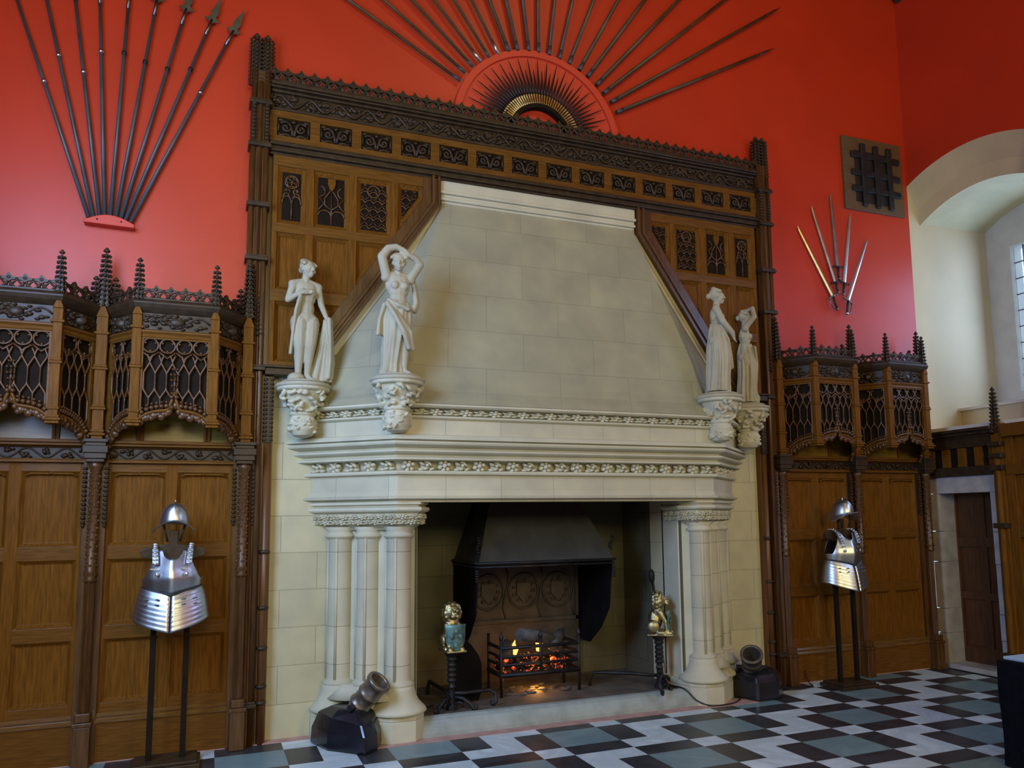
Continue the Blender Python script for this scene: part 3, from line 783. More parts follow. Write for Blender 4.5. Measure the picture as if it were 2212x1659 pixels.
for s in (-1, 1):
    x = s*2.487
    mb = MB(); mb.box(x-.068, x+.068, -.13, -.01, 0, 5.30); mb.lathe([(.022, 0), (.022, 5.30)], (x-.05, -.128, 0), 10); mb.lathe([(.022, 0), (.022, 5.30)], (x+.05, -.128, 0), 10); mb.prism([(x-.028, -.125), (x+.028, -.125), (x, -.155)], 'z', 0, 5.2)
    post = obj('side_post', mb, 'oak_post', om)
    obj('post_backing', MB().box(s*2.331, s*2.56, -.05, -.006, 0, 5.2), 'oak_post', om)
    for z in (4.66, 5.02, 3.72, 4.16, 2.84, .30): obj('collar', MB().box(x-.088, x+.088, -.175, -.01, z-.022, z+.008).box(x-.080, x+.080, -.165, -.01, z+.006, z+.024), 'oak_dark', post, bevel=.005)
    for sx in (-.042, .042):
        mb = MB(); pinnacle(mb, x+sx, -.09, 5.18, 5.63, .064, 12, .10); obj('post_pinnacle', mb, 'oak_dark', post)
        mb = MB(); mb.box(x+sx*1.2-.012, x+sx*1.2+.012, -.15, -.12, 4.70, 5.01)
        for k in range(10): mb.ell((x+sx*1.2, -.15, 4.715+k*.031), (.024, .022, .012), 6, 4)
        obj('crocket_strip', mb, 'oak_dark', post)
    # inner shaft beside the stone
    xi = s*2.365
    mb = MB(); mb.box(xi-.038, xi+.038, -.09, -.01, 0, 2.80); mb.lathe([(.028, 0), (.028, 2.25)], (xi, -.095, 0), 10)
    sh = obj('inner_shaft', mb, 'red_oak', om)
    for z in (.30, .42, 1.0, 1.42, .70): obj('ring', MB().lathe([(.034, z-.015), (.044, z), (.034, z+.015)], (xi, -.095, 0), 10), 'oak_dark', sh)
    mb = MB()
    for k in range(15): 
        for sx in (-.022, .022): mb.ell((xi+sx, -.11, 2.28+k*.034), (.018, .02, .013), 6, 4)
    mb.box(xi-.03, xi+.03, -.115, -.05, 2.26, 2.78)
    obj('crocket_strip', mb, 'oak_dark', sh)

# ================================================================== canopied panelling, bay by bay
def pane_ops(mb, p0, p1):
    t = Vector((p1[0]-p0[0], p1[1]-p0[1], 0)); L = t.length; t.normalize(); n = Vector((t.y, -t.x, 0)); o = Vector((p0[0], p0[1], 0))
    def P(u, v, d=0): q = o+t*u+n*d; return (q.x, q.y, v)
    def bx(u0, u1, v0, v1, d0, d1):
        vs_ = [P(u, v, d) for v in (v0, v1) for d in (d0, d1) for u in (u0, u1)]
        mb.add(vs_, [(0, 2, 3, 1), (4, 5, 7, 6), (0, 1, 5, 4), (2, 6, 7, 3), (0, 4, 6, 2), (1, 3, 7, 5)])
    return P, bx, L
def screen(kind, p0, p1, N):
    """pierced tracery pane between two posts; returns (frame, tracery)"""
    fr, tr = MB(), MB()
    P, bx, L = pane_ops(fr, p0, p1)
    m = .034; a, b = m, L-m; W_ = b-a; zt = 2.965
    if kind == 'ogee':
        def bot(u):
            t = min(1, abs((u-L/2)/(W_/2))); return 2.36+.085*math.sqrt(max(0, 1-t**2.2))+.13*max(0, 1-t*5)**1.6
    else:
        def bot(u):
            t = min(1, max(0, (u-a)/W_))
            if kind == 'rise': t = 1-t
            return 2.19+.20*math.sqrt(max(0, 1-t**1.8))
    for u0, u1 in ((a-.012, a+.012), (b-.012, b+.012)):
        bx(u0, u1, bot(u0 if u0 < L/2 else u1), zt, -.018, .012)
    bx(a, b, zt-.015, zt+.015, -.018, .014)
    U = [a+W_*k/28 for k in range(29)]
    fr.tube([P(u, bot(u)) for u in U], .013, 6)
    p = W_/N
    for k in range(N):       # circles with cusps under the head
        cu = a+p*(k+.5); r = p*.46
        tr.tube([P(cu+r*math.cos(q*PI/8), 2.905+r*math.sin(q*PI/8)) for q in range(16)], .0085, 5, closed=True)
        for q in range(3):
            an = PI/2+q*2*PI/3+PI/3; tr.ell(P(cu+r*.75*math.cos(an), 2.905+r*.75*math.sin(an)), (.010, .008, .010), 6, 4)
        tr.tube([P(cu-p*.5, 2.86), P(cu-p*.2, 2.835), P(cu, 2.815), P(cu+p*.2, 2.835), P(cu+p*.5, 2.86)], .008, 5)
    # wavy mullions: diagonal, straight, diagonal, straight
    def wav(v):
        x = (2.84-v)
        for v0, v1, s0, s1 in ((0, .045, 0, 1), (.045, .06, 1, 1), (.06, .13, 1, -1), (.13, .25, -1, -1), (.25, .31, -1, 1), (.31, .45, 1, 1), (.45, .51, 1, -1), (.51, .8, -1, -1)):
            if v0 <= x <= v1: return s0+(s1-s0)*(x-v0)/(v1-v0)
        return 0
    NH = 6 if N == 4 else 4; p = W_/NH
    for k in range(NH*2+1):
        sg = 1 if k % 2 else -1
        run = []
        for j in range(60):
            v = 2.84-j*.012; u = a+k*p*.5+sg*p*.25*wav(v)*(1 if 0 < k < NH*2 else 0)
            u = min(max(u, a), b)
            if v > bot(u)+.004: run.append(P(u, v))
        if len(run) > 2: tr.tube(run, .0078, 6)
    # added dark board close behind the piercing, in place of shade inside the canopy
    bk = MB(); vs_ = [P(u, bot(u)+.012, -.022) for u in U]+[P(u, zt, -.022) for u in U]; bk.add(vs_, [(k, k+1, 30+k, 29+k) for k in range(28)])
    # crockets over the arch and a cusped fringe under it
    rnd = random.Random(11+N)
    for k in range(1, 28):
        u = U[k]; v = bot(u)
        if kind == 'ogee' or True:
            if k % 2: tr.ell(P(u, v+.030, .012), (.019, .017, .017), 6, 4); tr.ell(P(u, v+.058, .008), (.012, .012, .010), 6, 4)
        s = .020+.010*(k % 3 == 0)
        tr.ell(P(u, v-.026-.016*(k % 4 == 1), -.004), (s, .014, s), 6, 4)
    if kind == 'ogee':
        tr.tube([P(L/2, bot(L/2)), P(L/2, 2.70)], [.012, .006], 6)
        for v, r in ((2.62, .016), (2.66, .020), (2.70, .024), (2.74, .014)):
            for q in (-1, 0, 1): tr.ell(P(L/2+q*r, v, .012), (.010, .010, .009), 6, 4)
    return fr, tr, bk
A_, B_, C_, D_ = (-.452, -.135), (-.255, -.43), (.255, -.43), (.452, -.135)
def make_bay(x, label):
    t = thing('canopied_panelling', label, 'wall panelling', (x, -.05, 0), group=None)
    K = dict(local=False)
    def ob(n, mb, m, par=t, **k):
        # meshes below are written about x = 0; shift into place
        mb.v = [(q[0]+x, q[1], q[2]) for q in mb.v]
        return obj(n, mb, m, par, **k)
    mb = MB(); mb.box(-.49, .49, -.055, -.012, .02, 2.22); ob('board', mb, 'oak')
    for a, b in ((-.49, -.405), (-.045, .035), (.39, .49)): ob('stile', MB().box(a, b, -.088, -.05, .33, 2.09), 'oak', bevel=.005)
    for a, b in ((.33, .40), (.835, .935), (1.395, 1.495), (2.02, 2.09)): ob('rail', MB().box(-.488, .488, -.0865, -.05, a, b), 'oak_rail', bevel=.005)
    for x0, x1 in ((-.405, -.045), (.035, .39)):
        for ri, (z0, z1) in enumerate(((.40, .835), (.935, 1.395), (1.495, 2.02))):
            mb = MB(); o_ = q4(x0, x1, z0, z1); i_ = inset(o_, .022)
            mb.add([(p[0], -.083, p[1]) for p in o_]+[(p[0], -.060, p[1]) for p in i_]+[(p[0], -.0585, p[1]) for p in inset(o_, .03)],
                   [(k, (k+1) % 4, 4+(k+1) % 4, 4+k) for k in range(4)]+[(4+k, 4+(k+1) % 4, 8+(k+1) % 4, 8+k) for k in range(4)]+[(8, 9, 10, 11)])
            if ri == 2:
                mb.tube([(x0+.02, -.082, z1-.03), (x0+.05, -.084, z1-.012), (x1-.05, -.084, z1-.012), (x1-.02, -.082, z1-.03)], .008, 6)
                mb.ell(((x0+x1)/2, -.088, z1-.008), (.012, .008, .010), 6, 4)
            ob('panel', mb, 'oak')
    mb = MB()
    mb.loft([[(q, y, z) for y, z in ((-.05, .27), (-.125, .27), (-.128, .285), (-.112, .30), (-.118, .315), (-.10, .335), (-.05, .335))] for q in (-.49, .49)], smooth=False)
    ob('base_moulding', mb, 'oak_gloss')
    mb = MB().box(-.49, .49, -.112, -.05, .0, .272); ob('plinth', mb, 'oak_rail', bevel=.004)
    mb = MB()
    for y, z0, z1 in ((-.125, 2.085, 2.105), (-.105, 2.105, 2.115), (-.10, 2.195, 2.205), (-.135, 2.205, 2.225), (-.15, 2.225, 2.25)): mb.box(-.49, .49, y, -.05, z0, z1)
    ob('frieze_moulding', mb, 'oak_rail', bevel=.005)
    mb = MB(); mb.box(-.49, .49, -.075, -.05, 2.11, 2.20); vine(mb, -.485, .485, 2.155, .034, -.082, .24, random.Random(2), .007); ob('frieze', mb, 'oak_dark')
    mb = MB(); mb.box(-.49, .49, -.06, -.012, 2.22, 3.24); ob('canopy_back', mb, 'oak_wax')
    for a in (-.255, .20): ob('canopy_back_stile', MB().box(a, a+.022, -.085, -.05, 2.24, 3.2).box(a+.020, a+.048, -.075, -.05, 2.24, 3.2), 'oak', bevel=.003)
    pl = [A_, B_, C_, D_]
    mb = MB(); sweep(mb, pl, [(-.04, 2.955), (.012, 2.955), (.020, 2.965), (.012, 2.985), (.026, 3.0), (.026, 3.01), (.006, 3.02), (-.04, 3.02)]); ob('canopy_rail', mb, 'oak_rail')
    mb = MB(); sweep(mb, pl, [(-.04, 3.015), (.0, 3.015), (.0, 3.145), (-.04, 3.145)])
    for p0, p1 in zip(pl, pl[1:]):
        P, bx, L = pane_ops(mb, p0, p1); rnd = random.Random(int(L*1000)); n = 16
        mb.tube([P(.035+(L-.07)*k/n, 3.08+.040*math.sin(k/n*PI*(3 if L > .4 else 2)), .004) for k in range(n+1)], .008, 5)
        mb.ell(P(L*.5, 3.08, .005), (.055, .022, .036), 10, 6)
        for k in range(int(L*80)): mb.ell(P(rnd.uniform(.05, L-.05), rnd.uniform(3.03, 3.13), .006), (rnd.uniform(.014, .028), .016, rnd.uniform(.009, .016)), 7, 4)
    ob('canopy_frieze', mb, 'oak_dark')
    mb = MB(); sweep(mb, pl, [(-.06, 3.14), (.006, 3.14), (.022, 3.155), (.040, 3.175), (.052, 3.20), (.052, 3.212), (.030, 3.235), (-.06, 3.24)])
    mb.prism([A_, B_, C_, D_, (.452, -.05), (-.452, -.05)], 'z', 3.20, 3.225); ob('canopy_cornice', mb, 'oak_dark', bevel=.004)
    for kind, p0, p1, N in (('rise', A_, B_, 2), ('ogee', B_, C_, 4), ('fall', B_, C_, 2)):
        if kind == 'fall': p0, p1 = C_, D_
        fr, tr, bk = screen(kind, p0, p1, N)
        s_ = ob('tracery_screen', fr, 'oak_rail'); tr.v = [(q[0]+x, q[1], q[2]) for q in tr.v]; obj('tracery', tr, 'oak_post', s_); bk.v = [(q[0]+x, q[1], q[2]) for q in bk.v]; obj('tracery_shade_board', bk, 'oak_deep', s_)
        mb = MB(); L = math.hypot(p1[0]-p0[0], p1[1]-p0[1]); mb.merge(cresting_mesh(L-.03, .095, .105, .0095), TR(p0[0], p0[1]-.005, 3.238) @ rotz(math.atan2(p1[1]-p0[1], p1[0]-p0[0])) @ TR(.015, 0, 0))
        ob('cresting', mb, 'oak_dark')
    for px_, py_ in (B_, C_):
        mb = MB(); h = .030
        mb.box(px_-h, px_+h, py_-h, py_+h, 2.36, 3.12); mb.prism([(px_-h-.004, 3.12), (px_+h+.004, 3.12), (px_, 3.21)], 'y', py_-h-.006, py_+h)
        for z, e in ((2.335, .012), (2.355, .022), (2.375, .010), (2.43, .008), (2.745, .010), (2.765, .005), (3.03, .012)): mb.box(px_-h-e, px_+h+e, py_-h-e, py_+h+e, z-.010, z+.008)
        ps = ob('canopy_post', mb, 'oak', bevel=.004)
        mb = MB(); pinnacle(mb, px_, py_-.005, 3.19, 3.535, .048, 9); mb.v = [(q[0]+x, q[1], q[2]) for q in mb.v]
        obj('post_pinnacle', mb, 'oak_dark', ps)
    return t
bay = make_bay(-3.025, 'carved oak panelling bay with canopy, directly left of the stone fireplace, behind the front-facing armour')
bays = [bay]
for x, lab in ((-4.02, 'carved oak panelling bay with canopy at the left edge of the view'),
               (3.02, 'carved oak panelling bay with canopy right of the fireplace, behind the armour seen sideways'),
               (3.985, 'carved oak panelling bay with canopy in the right corner beside the stone doorway')):
    bays.append(dup(bay, (x, -.05, 0), label=lab))
for b in bays: b['group'] = 'canopied panelling bays'

def make_buttress(x, label):
    t = thing('buttress_post', label, 'post', (x, -.15, 0))
    y = -.165
    def ob(n, mb, m, par=t, **k):
        mb.v = [(q[0]+x, q[1], q[2]) for q in mb.v]; return obj(n, mb, m, par, **k)
    mb = MB(); mb.box(-.052, .052, y-.052, -.03, 0, .27); mb.box(-.06, .06, y-.06, -.03, .27, .30); mb.box(-.046, .046, y-.045, -.03, .30, .36)
    for k in (-.055, .055): mb.lathe([(.018, 0), (.018, .36)], (k, y+.06, 0), 8)
    ob('base', mb, 'oak_post', bevel=.006)
    mb = MB(); mb.prism([(-.034, y), (0, y-.036), (.034, y), (.034, -.03), (-.034, -.03)], 'z', .36, 1.27); mb.box(-.075, .075, -.12, -.03, .0, 2.2); ob('lower_shaft', mb, 'oak_post', bevel=.003)
    mb = MB(); mb.lathe([(.030, 1.24), (.044, 1.26), (.030, 1.275), (.046, 1.30), (.034, 1.33), (.034, 2.03), (.046, 2.05), (.046, 2.09)], (0, y, 0), 14)
    for k in range(26):
        a = k*.9; z = 1.36+k*.026
        for q in range(4): mb.ell((.033*math.cos(a+q*PI/2), y+.033*math.sin(a+q*PI/2), z), (.011, .011, .010), 6, 3)
    ob('twisted_colonnette', mb, 'oak_post')
    for sx in (-.068, .068):
        mb = MB(); mb.box(sx-.010, sx+.010, -.135, -.10, 1.64, 2.085)
        for k in range(13): mb.ell((sx, -.135, 1.66+k*.032), (.017, .024, .013), 6, 4)
        mb.ell((sx, -.13, 1.64), (.012, .018, .02), 6, 4); ob('crocket_pendant', mb, 'oak_dark')
    mb = MB()
    for z0, z1, e in ((2.085, 2.11, .0), (2.11, 2.15, .012), (2.15, 2.20, .022), (2.20, 2.225, .008), (2.225, 2.25, .02)): mb.box(-.058-e, .058+e, y-.058-e, -.03, z0, z1)
    ob('carved_capital', mb, 'oak_dark', bevel=.004)
    mb = MB(); mb.box(-.037, .037, y-.037, -.03, 2.25, 3.16); mb.prism([(-.042, 3.14), (.042, 3.14), (0, 3.26)], 'y', y-.043, y+.03)
    for z, e in ((2.285, .016), (2.31, .008), (2.47, .012), (2.49, .005), (2.76, .012), (2.78, .005), (3.02, .012)): mb.box(-.037-e, .037+e, y-.037-e, -.03, z-.010, z+.008)
    ob('upper_shaft', mb, 'oak', bevel=.004)
    mb = MB(); pinnacle(mb, 0, y, 3.22, 3.665, .060, 11); ob('crocketed_pinnacle', mb, 'oak_dark')
    for q in (-.064, .064): mb = MB(); pinnacle(mb, q, y+.05, 3.10, 3.46, .055, 9); ob('side_pinnacle', mb, 'oak_dark')
    return t
bt = make_buttress(-2.53, 'oak buttress post with crocketed pinnacle against the left edge of the overmantel')
BT = [bt]
for x, lab in ((-3.525, 'oak buttress post with crocketed pinnacle between the two left panelling bays'), (2.53, 'oak buttress post with crocketed pinnacle against the right edge of the overmantel'),
               (3.505, 'oak buttress post with crocketed pinnacle between the two right panelling bays'), (4.47, 'oak buttress post with crocketed pinnacle in the right corner of the room')):
    BT.append(dup(bt, (x, -.15, 0), label=lab))
for b in BT: b['group'] = 'pinnacled buttress posts'

# ================================================================== right wall: doorway, panelling
mb = MB()
mb.box(XR+.24, XR+.29, -.86, -.10, .05, 1.92)
for y0, y1 in ((-.86, -.78), (-.52, -.44), (-.18, -.10)): mb.box(XR+.215, XR+.245, y0, y1, .05, 1.92)
for z0, z1 in ((.05, .22), (.72, .80), (1.28, 1.38), (1.84, 1.92)): mb.box(XR+.216, XR+.244, -.86, -.10, z0, z1)
mb.box(XR+.26, XR+.3, -1.0, 0, 0, 2.06)
d1 = struct('door_1', mb, 'oak_deep')
M['door_oak'] = simple('dark_door_oak', (.085, .034, .010), .45, amt=.35, scale=5, stretch=(9, 9, .8))
d1.data.materials[0] = M['door_oak']
mb = MB(); mb.lathe([(.012, 0), (.012, .03), (.028, .035), (.03, .055), (.015, .065)], (XR+.215, -.75, 1.05), 12, Matrix.Rotation(-PI/2, 3, 'Y'))
obj('door_knob', mb, 'iron', d1)
mb = MB(); random.seed(3)
mb.box(XR-.02, XR+.3, -.905, -.05, 1.86, 2.035)
mb.box(XR+.05, XR+.32, -.15, -.03, 0, 1.9); mb.box(XR+.05, XR+.32, -.95, -.81, 0, 1.9)
for z0, z1 in ((.0, .36), (.36, .62), (.62, 1.12), (1.12, 1.45), (1.45, 1.86)):
    e = random.uniform(0, .01); mb.box(XR-.02-e, XR+.3, -.155, -.045, z0+.003, z1-.003); mb.box(XR-.02-e, XR+.3, -.905, -.805+e, z0+.003, z1-.003)
struct('trim_3', mb, 'grey_stone', 'grey stone surround of the doorway')
mb = MB(); mb.box(XR-.05, XR+.32, -.805, -.155, 0, .05); struct('trim_4', mb, 'grey_stone', 'stone step of the doorway')
ov = thing('overdoor_panel', 'dark oak panel with moulded top over the stone doorway', 'wall panelling', (XR, -.48, 2.05))
mb = MB(); mb.box(XR-.05, XR, -.95, -.01, 2.04, 2.50); obj('board', mb, 'oak_deep', ov)
for k, y in enumerate((-.13, -.33, -.53, -.73, -.90)):
    mb = MB(); mb.box(XR-.072, XR-.045, y-.05, y+.05, 2.13, 2.33); obj('panel', mb, 'oak', ov, bevel=.005)
obj('rail', MB().box(XR-.085, XR-.04, -.95, -.01, 2.04, 2.13), 'oak_dark', ov, bevel=.006)
mb = MB(); mb.box(XR-.085, XR-.04, -.95, -.01, 2.33, 2.44)
for z0, z1, e in ((2.43, 2.455, .10), (2.455, 2.49, .13), (2.49, 2.525, .16)): mb.box(XR-e, XR, -.95, -.01, z0, z1)
obj('rail', mb, 'oak_dark', ov, bevel=.006)
wp = thing('pinnacled_door_post', 'oak post with crocketed finial at the near side of the stone doorway', 'post', (XR-.06, -.985, 0))
mb = MB(); mb.box(XR-.10, XR, -1.03, -.91, 0, 2.55); mb.lathe([(.03, 0), (.03, 2.2)], (XR-.10, -.965, 0), 10); obj('shaft', mb, 'oak', wp, bevel=.006)
for z in (.25, 1.52, 2.10, 2.22, 2.34): obj('collar', MB().box(XR-.145, XR, -1.045, -.895, z-.03, z+.02), 'oak_dark', wp, bevel=.006)
mb = MB(); pinnacle(mb, XR-.09, -.965, 2.45, 2.92, .062); obj('finial', mb, 'oak_dark', wp)
rp = thing('plain_panelling', 'tall oak panelling beyond the doorway post at the right edge', 'wall panelling', (XR, -2.2, 0))
mb = MB(); mb.box(XR-.045, XR, -3.4, -1.04, 0, 2.5); obj('board', mb, 'oak', rp)
for y in (-1.08, -1.55, -2.02, -2.5, -2.97, -3.4): obj('stile', MB().box(XR-.08, XR-.04, y-.05, y+.05, 0, 2.46), 'oak', rp, bevel=.005)
for z0, z1, e in ((0, .30, .085), (.85, .95, .075), (1.40, 1.50, .075), (2.02, 2.12, .09), (2.40, 2.53, .13)): obj('rail', MB().box(XR-e, XR-.04, -3.4, -1.04, z0, z1), 'oak_rail', rp, bevel=.005)

# ================================================================== armour on stands
def lerp_tab(tab, z):
    for (z0, *a), (z1, *b) in zip(tab, tab[1:]):
        if z <= z1: f = 0 if z1 == z0 else max(0, (z-z0)/(z1-z0)); return [p+(q-p)*f for p, q in zip(a, b)]
    return list(tab[-1][1:])
def make_armour():
    st = thing('armour_stand', 'x', 'stand')
    mb = MB(); mb.box(-.22, .22, -.16, .16, 0, .035); mb.box(-.20, .20, -.14, .14, .035, .055); obj('base', mb, 'oak_dark', st, bevel=.005)
    for s in (-1, 1): obj('upright', MB().box(s*.105-.018, s*.105+.018, -.02, .02, .055, 1.30), 'oak_deep', st, bevel=.003)
    obj('crosspiece', MB().box(-.12, .12, -.018, .018, 1.25, 1.30), 'oak_deep', st, bevel=.003)
    mb = MB(); mb.loft([[(x, y, z) for x, z in ((-.20, 1.42), (-.21, 1.455), (-.19, 1.475), (-.05, 1.50), (.05, 1.50), (.19, 1.475), (.21, 1.455), (.20, 1.42), (0, 1.36))] for y in (-.022, .022)], smooth=False)
    mb.box(-.028, .028, -.02, .02, 1.2, 1.60); obj('shoulder_board', mb, 'oak_dark', st, bevel=.004)
    # ---- cuirass: breastplate, backplate, straps, skirt of lames
    cu = thing('cuirass', 'x', 'armour')
    TAB = [(1.12, .170, .108), (1.20, .184, .135), (1.27, .194, .150), (1.33, .182, .140), (1.40, .158, .112), (1.48, .135, .075)]
    def shell(front=True, off=0.0, a1=1.75, nz=14, na=36):
        mb = MB(); rows = []
        for j in range(nz+1):
            row = []
            for i in range(na+1):
                a = -a1+2*a1*i/na; s = abs(math.sin(a)) if abs(a) < PI/2 else 1+.2*(abs(a)-PI/2)
                x_ = s*.18
                zb = 1.205-.048*max(0, 1-s*1.1) if front else 1.21
                if s < .42: zt = 1.405+.035*(s/.42)**2.5
                elif s < .68: zt = 1.47
                else: zt = 1.47-.20*max(0, min(1, (s-.68)/.22))**.8
                if not front and s < .42: zt = 1.46
                z = zb+(zt-zb)*j/nz
                hw, d = lerp_tab(TAB, z); hw += off; d += off
                ridge = .028*max(0, 1-abs(a)*2.2)**1.3 if front else 0
                x = hw*math.sin(a); y = -(d*math.cos(a)+ridge) if front else d*.85*math.cos(a)+.0
                row.append((x, y, z))
            rows.append(row)
        mb.loft(rows, closed=False, cap=False)
        return mb
    mb = shell(True); 
    bp = obj('breastplate', mb, 'steel', cu); sm = bp.modifiers.new('thick', 'SOLIDIFY'); sm.thickness = .004
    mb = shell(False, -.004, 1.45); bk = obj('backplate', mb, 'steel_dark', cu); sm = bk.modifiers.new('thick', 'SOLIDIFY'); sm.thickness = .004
    mb = MB(); mb.tube([(.182*math.sin(a)*1.03, -(.132*math.cos(a)+.03*max(0, 1-abs(a)*2.2)), 1.208-.048*max(0, 1-abs(math.sin(a))*1.1)) for a in [-1.7+3.4*k/30 for k in range(31)]], .009, 6)
    obj('waist_belt', mb, 'strap', cu)
    for s in (-1, 1):
        mb = MB(); pts = [Vector(p) for p in ((s*.115, .04, 1.498), (s*.115, -.02, 1.50), (s*.112, -.075, 1.47), (s*.108, -.105, 1.42), (s*.104, -.128, 1.37))]
        rings = []
        for p in pts: rings.append([(p.x-.018, p.y-.006, p.z+.004), (p.x+.018, p.y-.006, p.z+.004), (p.x+.018, p.y+.004, p.z-.002), (p.x-.018, p.y+.004, p.z-.002)])
        mb.loft(rings, smooth=False)
        for k in range(9):
            f = k/8*(len(pts)-1); i = min(int(f), len(pts)-2); q = pts[i].lerp(pts[i+1], f-i); mb.ell((q.x, q.y-.008, q.z+.004), (.019, .008, .008), 8, 4)
        mb.box(s*.10-.035, s*.10+.012, -.150, -.143, 1.335, 1.342); mb.ell((s*.092, -.150, 1.30), (.012, .006, .016), 8, 4)
        obj('shoulder_strap', mb, 'steel', cu)
    def tasset(s):
        mb = MB(); rows = []; n = 8
        for j in range(n*3+1):
            f = j/(n*3); lame = (j % 3); z = 1.218-.240*f
            hw = .178+.062*f**.5; d = .128+.065*f**.6; bump = .0028*(lame/2.0)
            row = []
            for i in range(19):
                a = s*(.0 + (1.85)*i/18) if s > 0 else s*(1.85*i/18)
                zz_ = z-.045*max(0, 1-abs(a)*.8)-.02*f*max(0, 1-abs(a))+.02*f*(abs(a)/1.85)**2
                row.append(((hw+bump)*math.sin(a)+s*.004, -(d+bump)*math.cos(a)-.015*max(0, 1-abs(a)*2), zz_))
            rows.append(row)
        mb.loft(rows, closed=False, cap=False)
        return mb
    for s in (-1, 1):
        ta = obj('tasset', tasset(s), 'steel', cu); sm = ta.modifiers.new('thick', 'SOLIDIFY'); sm.thickness = .003
        for z in (1.135, 1.10):
            for a in (.40, .80): obj('buckle', MB().ell((s*(.214+.1*(1.135-z))*math.sin(a), -(.168+.15*(1.135-z))*math.cos(a)-.010, z), (.014, .010, .006), 6, 4), 'steel_dark', ta)
    # ---- helmet: ridged skull with a brim that rises to peaks front and back
    he = thing('helmet', 'x', 'helmet')
    mb = MB(); rows = []
    for j in range(12):
        th = j/11*PI/2; row = []
        for k in range(40):
            a = 2*PI*k/40; c, s_ = math.cos(a), math.sin(a)
            r = max(0, math.cos(th))**.68; comb = 1+.09*max(0, 1-abs(c)*5.0)*math.sin(th)
            row.append((.098*r*c, -.118*r*s_, 1.640+.148*math.sin(th)*comb+.022*(abs(s_)**2-.5)*math.cos(th)))
        rows.append(row)
    mb.loft(rows, True, True); mb.ell((0, .0, 1.80), (.006, .012, .016), 6, 4)
    sk = obj('skull', mb, 'steel', he)
    mb = MB(); rows = []
    for j in range(5):
        f = j/4; row = []
        for k in range(40):
            a = 2*PI*k/40; c, s_ = math.cos(a), math.sin(a); R = .001+f
            row.append(((.098+.045*f)*c, -(.118+.060*f*abs(s_)**1.5)*s_, 1.640+.022*(abs(s_)**2-.5)-.052*f*(1-abs(s_)**1.2)+.018*f*f*abs(s_)**3))
        rows.append(row)
    mb.loft(rows, True, False); br_ = obj('brim', mb, 'steel', he); sm = br_.modifiers.new('thick', 'SOLIDIFY'); sm.thickness = .003
    for s in (-1, 1): obj('chin_strap', MB().tube([(s*.07, -.02, 1.645), (s*.055, -.03, 1.58), (s*.04, -.02, 1.52)], .008, 5), 'strap', he)
    return st, cu, he
ARM = make_armour()
LABS = [('front-facing armour, left of the fireplace', (-2.99, -.40, 0), .0), ('armour seen sideways, right of the fireplace', (2.985, -.44, 0), .0)]
KINDS = ['dark wooden display stand under the ', 'polished steel breastplate with laminated skirt of the ', 'ridged steel helmet with upturned brim of the ']
for q, (lab, loc, rz) in enumerate(LABS):
    for o, kd in zip(ARM, KINDS):
        t = o if q == 0 else dup(o, loc, rz)
        t.location = (loc[0]+.035, loc[1], loc[2]) if q and kd[0:3] == 'rid' else loc; t.rotation_euler = (0, 0, rz); t['label'] = kd+lab
        t['group'] = {'stand': 'armour stands', 'armour': 'steel cuirasses', 'helmet': 'steel helmets'}[t['category']]

# ================================================================== weapons on the wall
def rod_frame(a, b):
    d = (Vector(b)-Vector(a)); L = d.length; return d.normalized(), L
YW = -.045
ORD = ['leftmost', 'second from the left', 'third from the left', 'fourth from the left', 'middle', 'fourth from the right', 'third from the right', 'second from the right', 'rightmost']
pk = [((-3.672, 3.925), (-4.235, 5.60)), ((-3.640, 3.930), (-4.035, 5.62)), ((-3.600, 3.936), (-3.842, 5.65)), ((-3.566, 3.938), (-3.676, 5.68)), ((-3.530, 3.940), (-3.478, 5.73)),
      ((-3.493, 3.940), (-3.287, 5.715)), ((-3.460, 3.938), (-3.076, 5.708)), ((-3.428, 3.932), (-2.885, 5.666)), ((-3.393, 3.920), (-2.726, 5.603))]
for k, (a, b) in enumerate(pk):
    A = Vector((a[0], YW, a[1])); B = Vector((b[0], YW, b[1])); d = (B-A).normalized(); n = Vector((-d.z, 0, d.x)); L = 1.80; B = A+d*L
    t = thing('pike', 'long dark pike, '+ORD[k]+' of the fan of nine above the left panelling', 'pike', tuple(A), group='fan of pikes on the left wall')
    mb = MB(); mb.tube([tuple(A), tuple(A+d*L*.5), tuple(B)], [.0150, .0135, .011], 8); obj('shaft', mb, 'pole', t)
    mb = MB(); q = A+d*L*[.59, .70, .63, .73, .74, .72, .72, .76, .68][k]
    mb.tube([tuple(q-d*.012), tuple(q+d*.012)], .0185, 8); obj('band', mb, 'steel' if k in (0, 1, 2, 3, 8) else 'iron', t)
    mb = MB(); h = [B, B+d*.03+n*.02, B+d*.045+n*.055, B+d*.08+n*.02, B+d*.115+n*.030, B+d*.27, B+d*.115-n*.030, B+d*.08-n*.02, B+d*.045-n*.055, B+d*.03-n*.02]
    mb.prism([(p.x, p.z) for p in h], 'y', YW-.005, YW+.005); mb.tube([tuple(B-d*.10), tuple(B+d*.05)], [.015, .011], 8); obj('spearhead', mb, 'steel_dark', t)
t = thing('pike_bracket', 'small curved red bracket gathering the feet of the pikes', 'bracket', (-3.53, -.05, 3.9))
mb = MB(); ar = [(-3.53+.165*math.sin(u)*1.0, 3.775+.165*math.cos(u)*1.0) for u in [-.98+1.96*k/14 for k in range(15)]]
ar = [(-3.70, 3.875)]+[(-3.70+.34*k/12, 3.895+.055*math.sin(PI*k/12)) for k in range(13)]+[(-3.36, 3.868)]
mb.prism(ar, 'y', -.085, -.0); obj('plate', mb, 'red_board', t, bevel=.006)
mb = MB()
for q in (-3.61, -3.45): mb.ell((q, -.087, 3.905), (.007, .004, .007), 8, 4)
